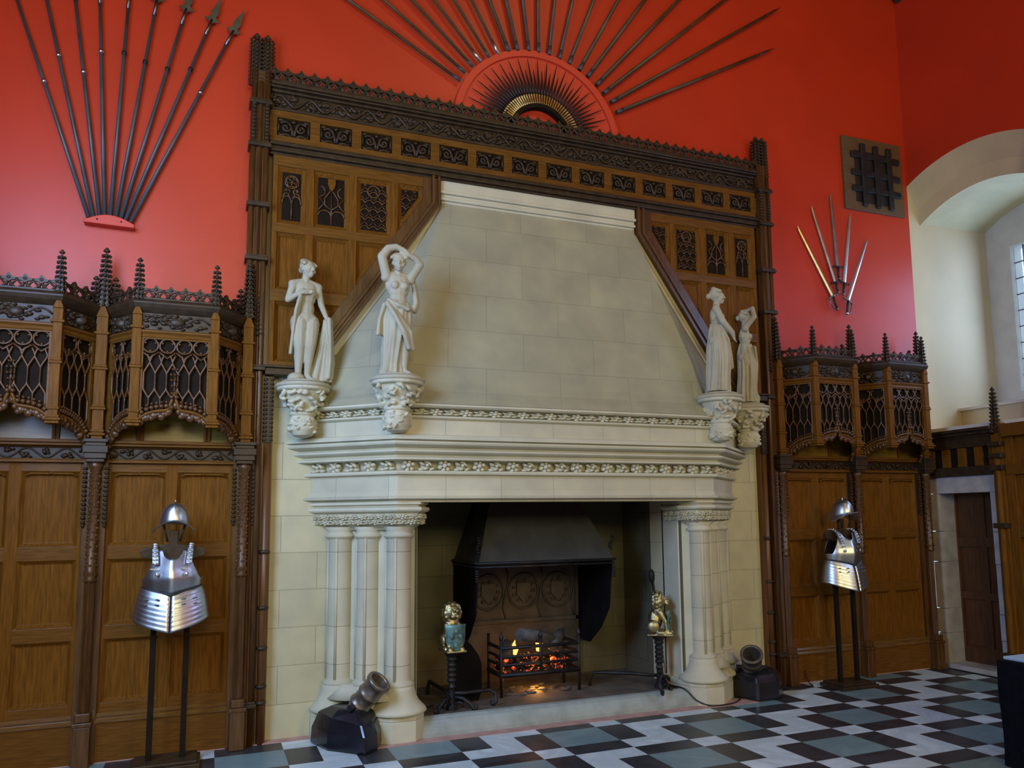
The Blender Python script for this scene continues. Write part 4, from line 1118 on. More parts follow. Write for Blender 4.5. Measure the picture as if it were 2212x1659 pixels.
obj('screw', mb, 'iron', t)

# sunburst above the fireplace
CX, CZ = .0, 5.22
sb = thing('weapon_board', 'red half-round mounting board behind the fan of bayonets above the overmantel', 'board', (CX, -.01, CZ))
def half_ring(r0, r1, y0, y1, n=48, a0=-.25, a1=PI+.25):
    mb = MB(); rings = []
    for k in range(n+1):
        a = a0+(a1-a0)*k/n; c, s = math.cos(a), math.sin(a)
        rings.append([(CX+r0*c, y0, CZ+r0*s), (CX+r1*c, y0, CZ+r1*s), (CX+r1*c, y1, CZ+r1*s), (CX+r0*c, y1, CZ+r0*s)])
    return mb.loft(rings, smooth=False)
mb = half_ring(.30, .85, -.022, -.004); obj('disc', mb, 'red_board', sb)
mb = half_ring(.785, .85, -.046, -.022); obj('rim', mb, 'red_board', sb, bevel=.004)
mb = half_ring(.27, .31, -.075, -.004); obj('inner_ring', mb, 'oak_deep', sb)
SP = [(-.781, 5.611), (-.737, 5.697), (-.662, 5.772), (-.586, 5.838), (-.504, 5.897), (-.413, 5.95), (-.311, 6.0), (-.222, 6.029), (-.109, 6.05), (-.009, 6.058), (.101, 6.055), (.208, 6.04), (.31, 6.01), (.418, 5.972), (.507, 5.923), (.602, 5.857), (.676, 5.785), (.756, 5.709), (.815, 5.615)]
EN = [(-1.802, 6.15), (-1.493, 6.228), (-1.239, 6.293), (-1.034, 6.344), (-.847, 6.392), (-.678, 6.435), (-.505, 6.478), (-.335, 6.522), (-.165, 6.565), (-.007, 6.605), (.169, 6.649), (.363, 6.698), (.597, 6.758), (.874, 6.828), (1.18, 6.905), (1.593, 7.01), (2.173, 7.157), (2.765, 7.142), (2.844, 6.763)]
def nth(k, n):
    W9 = ['first', 'second', 'third', 'fourth', 'fifth', 'sixth', 'seventh', 'eighth', 'ninth', 'tenth']
    if k == n//2 and n % 2: return 'middle'
    return (W9[k]+' from the left') if k < n/2 else (W9[n-1-k]+' from the right')
for k, (a, b) in enumerate(zip(SP, EN)):
    A = Vector((a[0], YW, a[1])); d = (Vector((b[0], YW, b[1]))-A).normalized(); n = Vector((-d.z, 0, d.x))
    L = 2.06 if k == 18 else 2.45 if k < 17 else 2.42
    t = thing('spear', 'long thin spear radiating from the red half-round board, '+('the '+nth(k, 19))+' of nineteen', 'spear', tuple(A), group='spears of the sunburst')
    B = A+d*L
    mb = MB(); mb.tube([tuple(A), tuple(B)], [.0195 if k > 5 else .0145, .0145 if k > 5 else .012], 8); obj('shaft', mb, 'pole_brown', t)
    mb = MB(); mb.tube([tuple(A), tuple(A+d*(.14 if k in (3, 5) else .09))], [.0200 if k > 5 else .0150]*2, 8); obj('butt_cap', mb, 'steel' if k in (3, 5) else 'pole', t)
    mb = MB(); mb.tube([tuple(B-d*.03), tuple(B), tuple(B+d*.02), tuple(B+d*.07), tuple(B+d*.22)], [.013, .016, .010, .014, .002], 8); obj('point', mb, 'steel_dark', t)
NB = 38
def make_bayonet(L):
    t = thing('bayonet', 'x', 'bayonet')
    mb = MB(); mb.tube([(.105, -.055, 0), (.16, -.058, 0), (L, -.05, 0)], [.010, .012, .0025], 6); mb.tube([(.118, -.055, -.020), (.118, -.055, .020)], .005, 5); obj('blade', mb, 'iron', t)
    mb = MB(); mb.lathe([(.010, 0), (.012, .02), (.0085, .035), (.009, .085), (.012, .10), (.008, .115)], (0, -.058, 0), 10, Matrix.Rotation(PI/2, 3, 'Y')); obj('hilt', mb, 'brass', t)
    return t
protos = [make_bayonet(.455), make_bayonet(.35)]; first = [True, True]
for k in range(NB):
    a = math.radians(161-142*k/(NB-1)); kd = k % 2
    loc = (CX+.30*math.cos(a), 0, CZ+.30*math.sin(a))
    lab = ('long' if kd == 0 else 'short')+'-bladed brass-hilted bayonet, '+('the ' if k//2 == 9 else '')+nth(k//2, 19)+' of its kind in the fan'
    o = protos[kd] if first[kd] else dup(protos[kd], loc)
    first[kd] = False
    o.location = loc; o.rotation_euler = (0, -a, 0); o['label'] = lab; o['group'] = 'long bayonets of the fan' if kd == 0 else 'short bayonets of the fan'

# five swords on the right
SW = [((2.998, 4.752), (3.424, 4.008), (3.472, 3.868), 'brass', 1), ((3.204, 5.010), (3.474, 4.169), (3.498, 4.057), 'brass', 0), ((3.487, 5.19), (3.519, 4.346), (3.522, 4.211), 'steel_dark', 0),
      ((3.757, 4.987), (3.598, 4.171), (3.569, 4.043), 'steel', 0), ((3.987, 4.732), (3.636, 3.977), (3.605, 3.828), 'steel', 1)]
SL = ['sword with a yellow gleaming blade and looped guard, leftmost of five', 'sword with a dull bronze blade, second from the left of five', 'dark upright sword, highest and central of five', 'sword with a pale grey blade, second from the right of five', 'bright steel sword with looped guard, rightmost of five']
for k, (tp, gd, en, mt, loop) in enumerate(SW):
    G = Vector((gd[0], -.045, gd[1])); T_ = Vector((tp[0], -.03, tp[1])); E_ = Vector((en[0], -.05, en[1])); d = (T_-G).normalized(); n = Vector((-d.z, 0, d.x))
    t = thing('sword', SL[k]+' on the red wall', 'sword', tuple(G), group='swords on the right wall')
    rings = []
    for f, w_ in ((0, .020), (.6, .018), (.93, .013), (1, .001)):
        c = G.lerp(T_, f); rings.append([tuple(c+n*w_), tuple(c+Vector((0, -.006, 0))), tuple(c-n*w_), tuple(c+Vector((0, .006, 0)))])
    mb = MB().loft(rings, smooth=False); obj('blade', mb, ('brass', 'bronze', 'steel_dark', 'steel', 'steel')[k], t)
    mb = MB(); mb.tube([tuple(G+n*.055), tuple(G), tuple(G-n*.055)], [.009, .011, .009], 8)
    for s in (-1, 1): mb.ell(tuple(G+n*.058*s), .013, 8, 5)
    if loop:
        s = -1 if k == 4 else 1
        mb.tube([tuple(G+n*.05*s), tuple(G.lerp(E_, .3)+n*.062*s), tuple(G.lerp(E_, .75)+n*.05*s), tuple(E_)], .006, 6)
    obj('guard', mb, 'iron' if not loop else 'steel_dark', t)
    mb = MB(); mb.tube([tuple(G), tuple(G.lerp(E_, .5)), tuple(E_)], [.012, .015, .012], 8); obj('grip', mb, 'strap', t)
    mb = MB(); mb.ell(tuple(E_), .018, 10, 6); obj('pommel', mb, 'steel' if k == 4 else 'steel_dark', t)

# iron grating on its board
t = thing('iron_grating', 'black wrought iron grating mounted on a brown square board', 'grating', (4.14, -.02, 5.5))
mb = MB(); mb.prism([(3.70, 5.05), (4.59, 5.055), (4.57, 5.925), (3.695, 5.91)], 'y', -.03, -.001); obj('board', mb, 'plywood', t, bevel=.004)
mb = MB(); mb.prism([(3.86, 5.15), (4.42, 5.15), (4.42, 5.76), (3.86, 5.76)], 'y', -.034, -.029); obj('backing', mb, 'strap', t)
for k, x in enumerate((3.97, 4.165, 4.36)):
    mb = MB(); mb.box(x-.036, x+.036, -.068, -.040, 5.10, 5.84); obj('upright_bar', mb, 'iron', t, bevel=.010)
for z in (5.30, 5.49, 5.70):
    mb = MB(); mb.box(3.80, 4.52, -.058, -.034, z-.036, z+.036); obj('cross_bar', mb, 'iron', t, bevel=.010)

# ================================================================== inside the hearth
ih = thing('iron_fire_hood', 'black iron smoke hood with decorated fireback inside the fireplace', 'fire hood', (.06, .3, .118))
mb = MB(); y0, yb = .02, .78
lo = [(-.60, yb, 1.275), (-.60, y0, 1.275), (.70, y0, 1.275), (.70, yb, 1.275)]; hi = [(-.42, yb, 1.80), (-.42, .26, 1.80), (.48, .26, 1.80), (.48, yb, 1.80)]; h3 = [(-.40, yb, 2.38), (-.40, .30, 2.38), (.46, .30, 2.38), (.46, yb, 2.38)]
mb.loft([lo, hi, h3], closed=True, cap=False, smooth=False); obj('hood_plate', mb, 'iron_plate', ih)
mb = MB(); mb.tube([(-.615, yb, 1.265), (-.615, y0-.012, 1.265), (.715, y0-.012, 1.265), (.715, yb, 1.265)], .014, 6); mb.tube([(-.61, yb, 1.232), (-.61, y0-.004, 1.232), (.71, y0-.004, 1.232), (.71, yb, 1.232)], .010, 6)
for x in (-.60, .70):
    for k in range(7): mb.ell((x, .05+.03*math.sin(k), 1.36+k*.02-.3*(k > 3)*.0), (.022, .018, .012), 6, 4)
    for k in range(5): mb.ell((x+(.015 if x > 0 else -.015), y0+.02, 1.20-k*.022), (.022, .018, .012), 6, 4)
obj('lip_rail', mb, 'iron', ih)
for s, x in ((-1, -.60), (1, .70)):
    mb = MB(); mb.prism([(.05, 1.25), (.78, 1.25), (.78, .45), (.55, .45), (.30, .62), (.12, .82)], 'x', x-.008, x+.008); obj('side_curtain', mb, 'soot', ih)
mb = MB(); mb.box(-.50, .66, .735, .79, .118, 1.26); fb = obj('fireback', mb, 'fireback', ih)
mb = MB()
for cx in (-.28, .08, .44):
    mb.tube([(cx+.155*math.cos(q*PI/12), .728, .95+.165*math.sin(q*PI/12)) for q in range(24)], .011, 6, closed=True)
    mb.prism([(cx-.07, 1.03), (cx+.07, 1.03), (cx+.07, .92), (cx, .84), (cx-.07, .92)], 'y', .715, .735)
    for q in range(9): mb.ell((cx+.1*math.cos(q*.7), .728, .95+.1*math.sin(q*.7)), (.022, .012, .016), 6, 4)
for cx in (-.46, -.10, .26, .62): mb.tube([(cx, .73, 1.2), (cx+.03, .73, 1.08), (cx, .73, .95), (cx-.03, .73, .8), (cx, .73, .69)], .010, 5)
mb.box(-.50, .66, .71, .735, .655, .69); mb.box(-.50, -.47, .71, .735, .65, 1.24); mb.box(.63, .66, .71, .735, .65, 1.24)
obj('raised_ornament', mb, 'fireback', fb)
fb_ = thing('fire_basket', 'black iron fire basket holding logs and glowing coals', 'fire basket', (-.02, .2, .118))
for x in (-.39, -.02, .35): obj('upright', MB().tube([(x, .06, .30 if x == -.02 else .118), (x, .06, .60)], .014, 6).lathe([(.015, .60), (.024, .62), (.012, .645), (.002, .675)], (x, .06, 0), 8), 'iron', fb_)
for x in (-.39, .35): obj('upright', MB().tube([(x, .40, .118), (x, .40, .62)], .013, 6), 'iron', fb_)
for z, r in ((.30, .022), (.385, .013), (.455, .013), (.53, .016)):
    mb = MB(); mb.tube([(-.39, .40, z), (-.39, .06, z), (.35, .06, z), (.35, .40, z)], r, 6); obj('bar', mb, 'iron', fb_)
mb = MB()
for k in range(9): mb.tube([(-.36+k*.0875, .06, .285), (-.36+k*.0875, .42, .285)], .008, 5)
obj('grate', mb, 'iron', fb_)
def log(pts, rs, label, seed):
    rnd = random.Random(seed); mb = MB(); rings = []
    P = [Vector(p) for p in pts]
    mb.tube(pts, rs, 12); mb.v = [(x+rnd.uniform(-.006, .006), y+rnd.uniform(-.006, .006), z+rnd.uniform(-.006, .006)) for x, y, z in mb.v]
    o = obj('log', mb, 'log'); tag(o, label, 'log', 'logs on the fire'); return o
log([(-.20, .10, .635), (-.02, .16, .60), (.14, .20, .56)], [.055, .058, .05], 'thick charred log lying across the top of the fire basket', 1)
log([(.12, .12, .50), (.22, .24, .55), (.30, .34, .58)], [.04, .045, .04], 'short charred log at the right of the fire basket', 2)
log([(-.33, .14, .40), (-.28, .26, .47), (-.22, .36, .53)], [.045, .045, .04], 'charred log leaning in the left of the fire basket', 3)
mb = MB(); rnd = random.Random(5)
for k in range(150): mb.ell((rnd.uniform(-.35, .31), rnd.uniform(.09, .38), .31+rnd.uniform(0, .11)), (rnd.uniform(.02, .035), rnd.uniform(.02, .035), rnd.uniform(.015, .028)), 7, 5)
o = obj('coals', mb, 'coals'); tag(o, 'glowing coals heaped in the iron fire basket', 'coals', kind='stuff')
mb = MB()
for x, y, z, h, r in ((-.16, .34, .42, .13, .026), (.06, .31, .44, .17, .036), (.20, .36, .44, .14, .026)):
    mb.tube([(x, y, z), (x+.01, y, z+h*.35), (x-.008, y, z+h*.7), (x+.004, y, z+h)], [r*.6, r, r*.6, .002], 8)
o = obj('flames', mb, 'flame'); tag(o, 'small yellow flames licking between the logs', 'flame', kind='stuff')
mb = MB(); rnd = random.Random(8)
for k in range(26): mb.ell((rnd.uniform(-.32, .30), rnd.uniform(.08, .40), .122+rnd.uniform(0, .012)), (rnd.uniform(.02, .05), rnd.uniform(.02, .04), .012), 6, 4)
o = obj('ash', mb, 'log'); tag(o, 'grey ash fallen on the hearth under the fire basket', 'ash', kind='stuff')
point('fire_light', (0, .34, .47), 1.0, (1, .40, .10), .06)
point('ash_light', (.0, .22, .185), 2.6, (1, .42, .08), .03)
# andirons with seated lions
def lion(side):
    mb = MB()
    mb.ell((0, .02, .10), (.045, .05, .07)); mb.ell((0, .0, .16), (.045, .042, .06)); mb.ell((0, -.012, .225), (.048, .045, .05))
    for k in range(36):
        a = k*2*PI/12+.2*(k//12); r = (.044, .050, .044)[k//12]; mb.ell((r*math.cos(a), -.018+.022*(k//12), .222+r*1.05*math.sin(a)), (.017, .018, .017), 6, 4)
    mb.ell((0, -.048, .215), (.026, .026, .022)); mb.ell((0, -.070, .222), (.011, .008, .008))
    for s in (-1, 1):
        mb.ell((s*.036, -.022, .262), (.010, .008, .010)); mb.ell((s*.018, -.058, .238), (.007, .006, .006)); mb.ell((s*.014, -.064, .205), (.014, .012, .012))
        mb.chain([(s*.034, -.015, .15), (s*.036, -.055, .09), (s*.036, -.06, .03)], [.020, .016, .014]); mb.ell((s*.036, -.075, .02), (.017, .024, .014))
        mb.ell((s*.045, .03, .06), (.024, .045, .04)); mb.ell((s*.05, -.02, .02), (.016, .035, .015))
    mb.box(-.06, .06, -.10, .07, 0, .012)
    return mb
def make_andiron(x, y, label, shx, rz):
    t = thing('andiron', label, 'andiron', (x, y, .118), rz, 'lion andirons')
    mb = MB()
    mb.lathe([(.05, .0), (.05, .03), (.03, .05), (.026, .16), (.034, .18), (.026, .20), (.030, .38), (.045, .40), (.036, .415), (.062, .45), (.062, .47)], (0, 0, 0), 8, smooth=False)
    for k in range(4): mb.lathe([(.034, .22+k*.04), (.040, .235+k*.04), (.034, .25+k*.04)], (0, 0, 0), 8)
    obj('post', mb, 'iron', t, local=True)
    mb = MB()
    for s in (-1, 1):
        mb.tube([(s*.02, -.02, .10), (s*.08, -.05, .09), (s*.13, -.08, .05), (s*.15, -.10, .012), (s*.17, -.11, .010), (s*.175, -.11, .03), (s*.16, -.105, .035)], .016, 6)
        mb.tube([(s*.02, -.02, .05), (s*.06, -.04, .06), (s*.09, -.055, .03)], .012, 6)
    obj('foot', mb, 'iron', t, local=True)
    mb = MB(); mb.tube([(0, .02, .11), (0, .25, .12), (0, .60, .12), (0, .64, .06), (0, .64, 0)], .016, 6); mb.tube([(0, 0, .13), (-shx*.10, -.02, .125), (-shx*.32, -.02, .13), (-shx*.37, -.03, .10), (-shx*.37, -.05, .03), (-shx*.34, -.05, .015), (-shx*.32, -.05, .04)], .016, 6)
    obj('log_bar', mb, 'iron', t, local=True)
    l_ = MB(); l_.merge(lion(1), TR(0, 0, .465) @ Matrix.Diagonal((1.4, 1.35, 1.38, 1)))
    remesh('lion', l_, 'gilt', t, .0055, 1, local=True)
    mb = MB(); rings = []
    for z, w_ in ((.50, .010), (.525, .055), (.57, .078), (.63, .086), (.69, .084), (.715, .090)): rings.append([(-w_, -.098+.02*abs(w_)*4, z-.03), (0, -.112, z-.03), (w_, -.098+.02*abs(w_)*4, z-.03), (w_, -.09, z-.03), (0, -.098, z-.03), (-w_, -.09, z-.03)])
    mb.loft(rings); 
    for a, b in ((-.035, .62), (.035, .62), (0, .55), (0, .66)): mb.ell((a, -.112, b-.03), (.02, .008, .022), 8, 4)
    obj('shield', mb, 'verdigris', t, local=True)
    return t
make_andiron(-.90, -.17, 'andiron with gilt lion holding a green shield, left of the fire', -1, .05)
make_andiron(1.035, -.19, 'andiron with gilt lion holding a green shield, right of the fire beside the columns', 1, .95)
mb = MB(); mb.prism([(-.80, .118), (-.80, .62), (-.74, .66), (-.66, .58), (-.60, .50), (-.57, .42), (-.57, .20), (-.60, .118)], 'y', .05, .075)
o = obj('iron_side_plate', mb, 'soot', bevel=.004); tag(o, 'black rounded iron plate standing left of the fire basket', 'fire screen')
t = thing('fire_poker', 'black iron poker leaning beside the right jamb of the fire', 'poker', (1.17, .0, .118))
mb = MB(); mb.tube([(1.16, -.04, .125), (1.19, .16, 1.02)], .010, 6); obj('rod', mb, 'iron', t)
mb = MB(); mb.ell((1.193, .175, 1.08), (.030, .028, .065), 10, 7); obj('handle', mb, 'iron', t)
mb = MB(); mb.box(-1.235, -1.20, .02, .10, .60, .68); o = obj('junction_box', mb, 'black', bevel=.003); tag(o, 'small black electrical box on the left inside wall of the hearth', 'electrical box')
def cable(pts, label):
    c = []
    P = [Vector(p) for p in pts]
    for i in range(len(P)-1):
        p0, p1, p2, p3 = P[max(i-1, 0)], P[i], P[i+1], P[min(i+2, len(P)-1)]
        for k in range(8):
            t = k/8; c.append(tuple(.5*((2*p1)+(p2-p0)*t+(2*p0-5*p1+4*p2-p3)*t*t+(3*p1-p0-3*p2+p3)*t*t*t)))
    c.append(tuple(P[-1])); mb = MB(); mb.tube(c, .006, 6); o = obj('power_cable', mb, 'black'); tag(o, label, 'cable')
cable([(1.19, .05, .127), (1.16, -.20, .127), (1.14, -.36, .146), (1.16, -.44, .125), (1.22, -.50, .05), (1.32, -.56, .012), (1.50, -.58, .012), (1.66, -.50, .012), (1.74, -.40, .012)], 'thin black cable running over the kerb and along the right column base')
cable([(2.28, -.22, .012), (2.36, -.34, .012), (2.5, -.36, .012), (2.66, -.30, .012), (2.70, -.22, .012), (2.72, -.16, .05), (2.73, -.125, .12)], 'thin black cable on the floor by the right panelling')
cable([(-1.205, .06, .60), (-1.20, .04, .45), (-1.19, .0, .25), (-1.12, -.05, .13), (-1.0, .02, .127)], 'thin black cable hanging down inside the left jamb')

# ================================================================== mortars
def make_mortar(label, blk, c, d, L, r, mat_b):
    t = thing('mortar', label, 'mortar', (c[0], c[1], 0), group='small mortars on blocks')
    mb = MB(); mb.loft(blk, True, True, smooth=False)
    rnd = random.Random(int(abs(c[0])*100)); obj('block', mb, 'black_block', t, bevel=.018)
    D = Vector(d).normalized(); q = Vector((0, 0, 1)).rotation_difference(D).to_matrix()
    mb = MB(); mb.lathe([(.02, -.02), (r*.72, -.01), (r*.86, .03), (r*.90, .05), (r*1.02, .055), (r*1.02, .072), (r*.92, .078), (r*.92, L*.50), (r*1.02, L*.52), (r*1.04, L*.58), (r*.98, L*.60), (r*1.0, L*.88), (r*1.14, L*.90), (r*1.16, L*.97), (r*1.08, L), (r*.88, L), (r*.84, L*.96), (r*.80, L*.20), (.004, L*.18)], c, 28, q, cap=False)
    obj('barrel', mb, mat_b, t)
    n = D.cross(Vector((0, 0, 1))).normalized(); mb = MB()
    b0 = Vector(c)+D*.05
    mb.tube([tuple(b0-n*(r+.05)), tuple(b0+n*(r+.05))], .022, 8); obj('trunnion', mb, 'iron', t, bevel=0)
def ringz(pts, z): return [(x, y, z if not isinstance(z, (list, tuple)) else z[i]) for i, (x, y) in enumerate(pts)]
foot = [(-2.02, -.22), (-1.93, -.50), (-1.695, -.745), (-1.585, -.63), (-1.50, -.42), (-1.56, -.27), (-1.78, -.15)]
ctr = (-1.76, -.43)
def shr(pts, f, c): return [(c[0]+(x-c[0])*f, c[1]+(y-c[1])*f) for x, y in pts]
make_mortar('bronze mortar tilted on a glossy black block by the left column base', [ringz(foot, .002), ringz(shr(foot, .97, ctr), .12), ringz(shr(foot, .80, ctr), (.235, .225, .19, .20, .22, .25, .27)), ringz(shr(foot, .45, ctr), .285)], (-1.72, -.44, .26), (.52, -.46, .72), .30, .084, 'bronze')
foot = [(1.70, -.30), (1.79, -.60), (2.03, -.60), (2.22, -.42), (2.20, -.14), (1.92, -.10)]; ctr = (1.95, -.36)
make_mortar('dark bronze mortar on a black block beside the right column base', [ringz(foot, .002), ringz(shr(foot, .96, ctr), .16), ringz(shr(foot, .86, ctr), .215), ringz(shr(foot, .5, ctr), .255)], (1.90, -.38, .23), (-.42, -.58, .70), .26, .088, 'dark_bronze')
# black stand at the right edge
t = thing('display_plinth', 'black draped plinth with a pale blue top cut off by the right edge', 'plinth', (2.55, -3.1, 0))
mb = MB(); x0, x1, ya, yb = 2.11, 2.95, -3.50, -2.76
mb.loft([[(x0-.02, ya, z), (x0-.02+.01*math.sin(z*9), yb, z), (x1, yb, z), (x1, ya, z)] for z in (.0, .1, .2, .3, .4, .5, .68)], smooth=False); obj('drape', mb, 'casing', t, bevel=.01)
mb = MB(); mb.box(x0+.02, x1-.02, ya+.02, yb-.02, .68, .70); obj('top', mb, 'casing_top', t, bevel=.004)

# ================================================================== stone figures on the brackets
def hand(mb, wrist, dirv, side, L=.055):
    d = Vector(dirv).normalized(); n = d.cross(Vector(side)).normalized(); s = Vector(side)-d*Vector(side).dot(d); s.normalize(); w_ = Vector(wrist)
    mb.ell(tuple(w_+d*.022), (.013, .013, .020), 8, 6); mb.cap(tuple(w_), tuple(w_+d*.03), .012, .013)
    for k, l in zip((-1.5, -.5, .5, 1.5), (.8, .95, 1, .85)):
        a = w_+d*.034+s*k*.0075; b = a+d*.020*l+n*.003; c = b+d*.014*l+n*.010; mb.chain([tuple(a), tuple(b), tuple(c)], [.0055, .005, .0042], 6)
    a = w_+d*.012+s*.012; mb.chain([tuple(a), tuple(a+d*.014+s*.010), tuple(a+d*.028+s*.012)], [.006, .0055, .0045], 6)
def head(mb, c, turn=0, tilt=0, bun=True, K=1.10):
    m = K* Matrix.Rotation(turn, 3, 'Z') @ Matrix.Rotation(tilt, 3, 'X'); C = Vector(c)
    def E(p, r): mb.ell(tuple(C+m @ Vector(p)), r, 12, 8, m)
    def Cc(p, q, a, b=None): mb.cap(tuple(C+m @ Vector(p)), tuple(C+m @ Vector(q)), a, b, 8)
    E((0, .004, .01), (.046, .054, .056)); E((0, -.012, -.02), (.037, .042, .046)); E((0, -.036, -.050), (.017, .015, .014))
    Cc((0, -.054, .012), (0, -.066, -.012), .006, .009); E((0, -.052, -.032), (.015, .009, .0045)); E((0, -.050, -.040), (.012, .009, .005))
    for s in (-1, 1):
        Cc((s*.010, -.052, .016), (s*.030, -.044, .016), .0065); E((s*.019, -.047, .003), (.0095, .006, .005)); E((s*.026, -.036, -.018), (.014, .014, .016)); E((s*.046, .002, -.004), (.007, .012, .016))
    # hair parted in waves and gathered behind
    for k in range(9):
        a = -1.5+3*k/8
        for j in range(3): E((.050*math.sin(a)*(1-.12*j), -.020+.020*j+.012*math.cos(a), .032+.020*math.cos(a)+.010*j), (.015, .018, .012))
    E((0, .022, .022), (.050, .046, .050))
    if bun: E((0, .066, .004), (.026, .026, .026))
def torso(mb, lean=0):
    mb.ell((0, .004, .515), (.098, .070, .075)); mb.ell((0, .0, .60), (.074, .054, .085)); mb.ell((lean*.4, .0, .705), (.086, .058, .10)); mb.ell((lean*.4, .0, .775), (.100, .047, .050))
    for s in (-1, 1):
        mb.ell((s*.038+lean*.4, -.044, .720), (.033, .030, .033)); mb.ell((s*.05, .036, .500), (.050, .046, .055))
        mb.cap((s*.03, .004, .815), (s*.104, .002, .788), .030, .036); mb.ell((s*.055, .02, .74), (.045, .04, .07))
    mb.cap((lean*.4, .004, .79), (lean*.5, -.004, .87), .034, .029)
def leg(mb, hip, knee, ankle, out=0):
    mb.cap(hip, knee, .070, .046); mb.ell(tuple(Vector(hip).lerp(Vector(knee), .25)), (.068, .066, .09)); k, a = Vector(knee), Vector(ankle); mb.cap(knee, ankle, .044, .025); mb.ell(tuple(k.lerp(a, .32)+Vector((0, .012, 0))), (.038, .041, .065))
    mb.chain([ankle, (ankle[0]+out*.010, ankle[1]-.035, .030), (ankle[0]+out*.022, ankle[1]-.075, .020)], [.022, .021, .016])
    for q in range(5): mb.ell((ankle[0]+out*.026+(q-2)*.008, ankle[1]-.090+abs(q-1)*.003, .014), (.0055, .011, .007), 6, 4)
def skirt(mb, levels, n, amp, seed=0, a0=0, a1=2*PI, thick=.012):
    """draped cloth: list of (z, cx, cy, rx, ry); folds deepen downwards"""
    rnd = random.Random(seed); ph = [rnd.uniform(0, 6.28) for _ in range(3)]; rings = []
    full = a1-a0 > 6.2; N = 72
    for j, (z, cx, cy, rx, ry) in enumerate(levels):
        f = j/(len(levels)-1); row = []
        for k in range(N):
            a = a0+(a1-a0)*k/(N if full else N-1)
            w_ = 1+amp*(.45+.75*f)*((1-2*abs(math.sin(.5*(n*a+ph[0]+f*1.8)))**.8)*.75+math.sin(round(n*1.7)*a+ph[1]-f*1.2)*.45)
            row.append((cx+rx*w_*math.cos(a), cy+ry*w_*math.sin(a), z+.012*math.sin(2*a+ph[2])*(1-f)))
        rings.append(row)
    mb.loft(rings, True, True)
def drape(mb, pts, wid, r, n=4, seed=1):
    """hanging cloth: several parallel fold ropes"""
    rnd = random.Random(seed)
    for k in range(n):
        o = (k/(n-1)-.5); P = [Vector(p)+Vector((o*w_[0], o*w_[1], rnd.uniform(-.006, .006))) for p, w_ in zip(pts, wid)]
        mb.chain([tuple(p) for p in P], [r*rnd.uniform(.8, 1.2) for _ in P], 8)
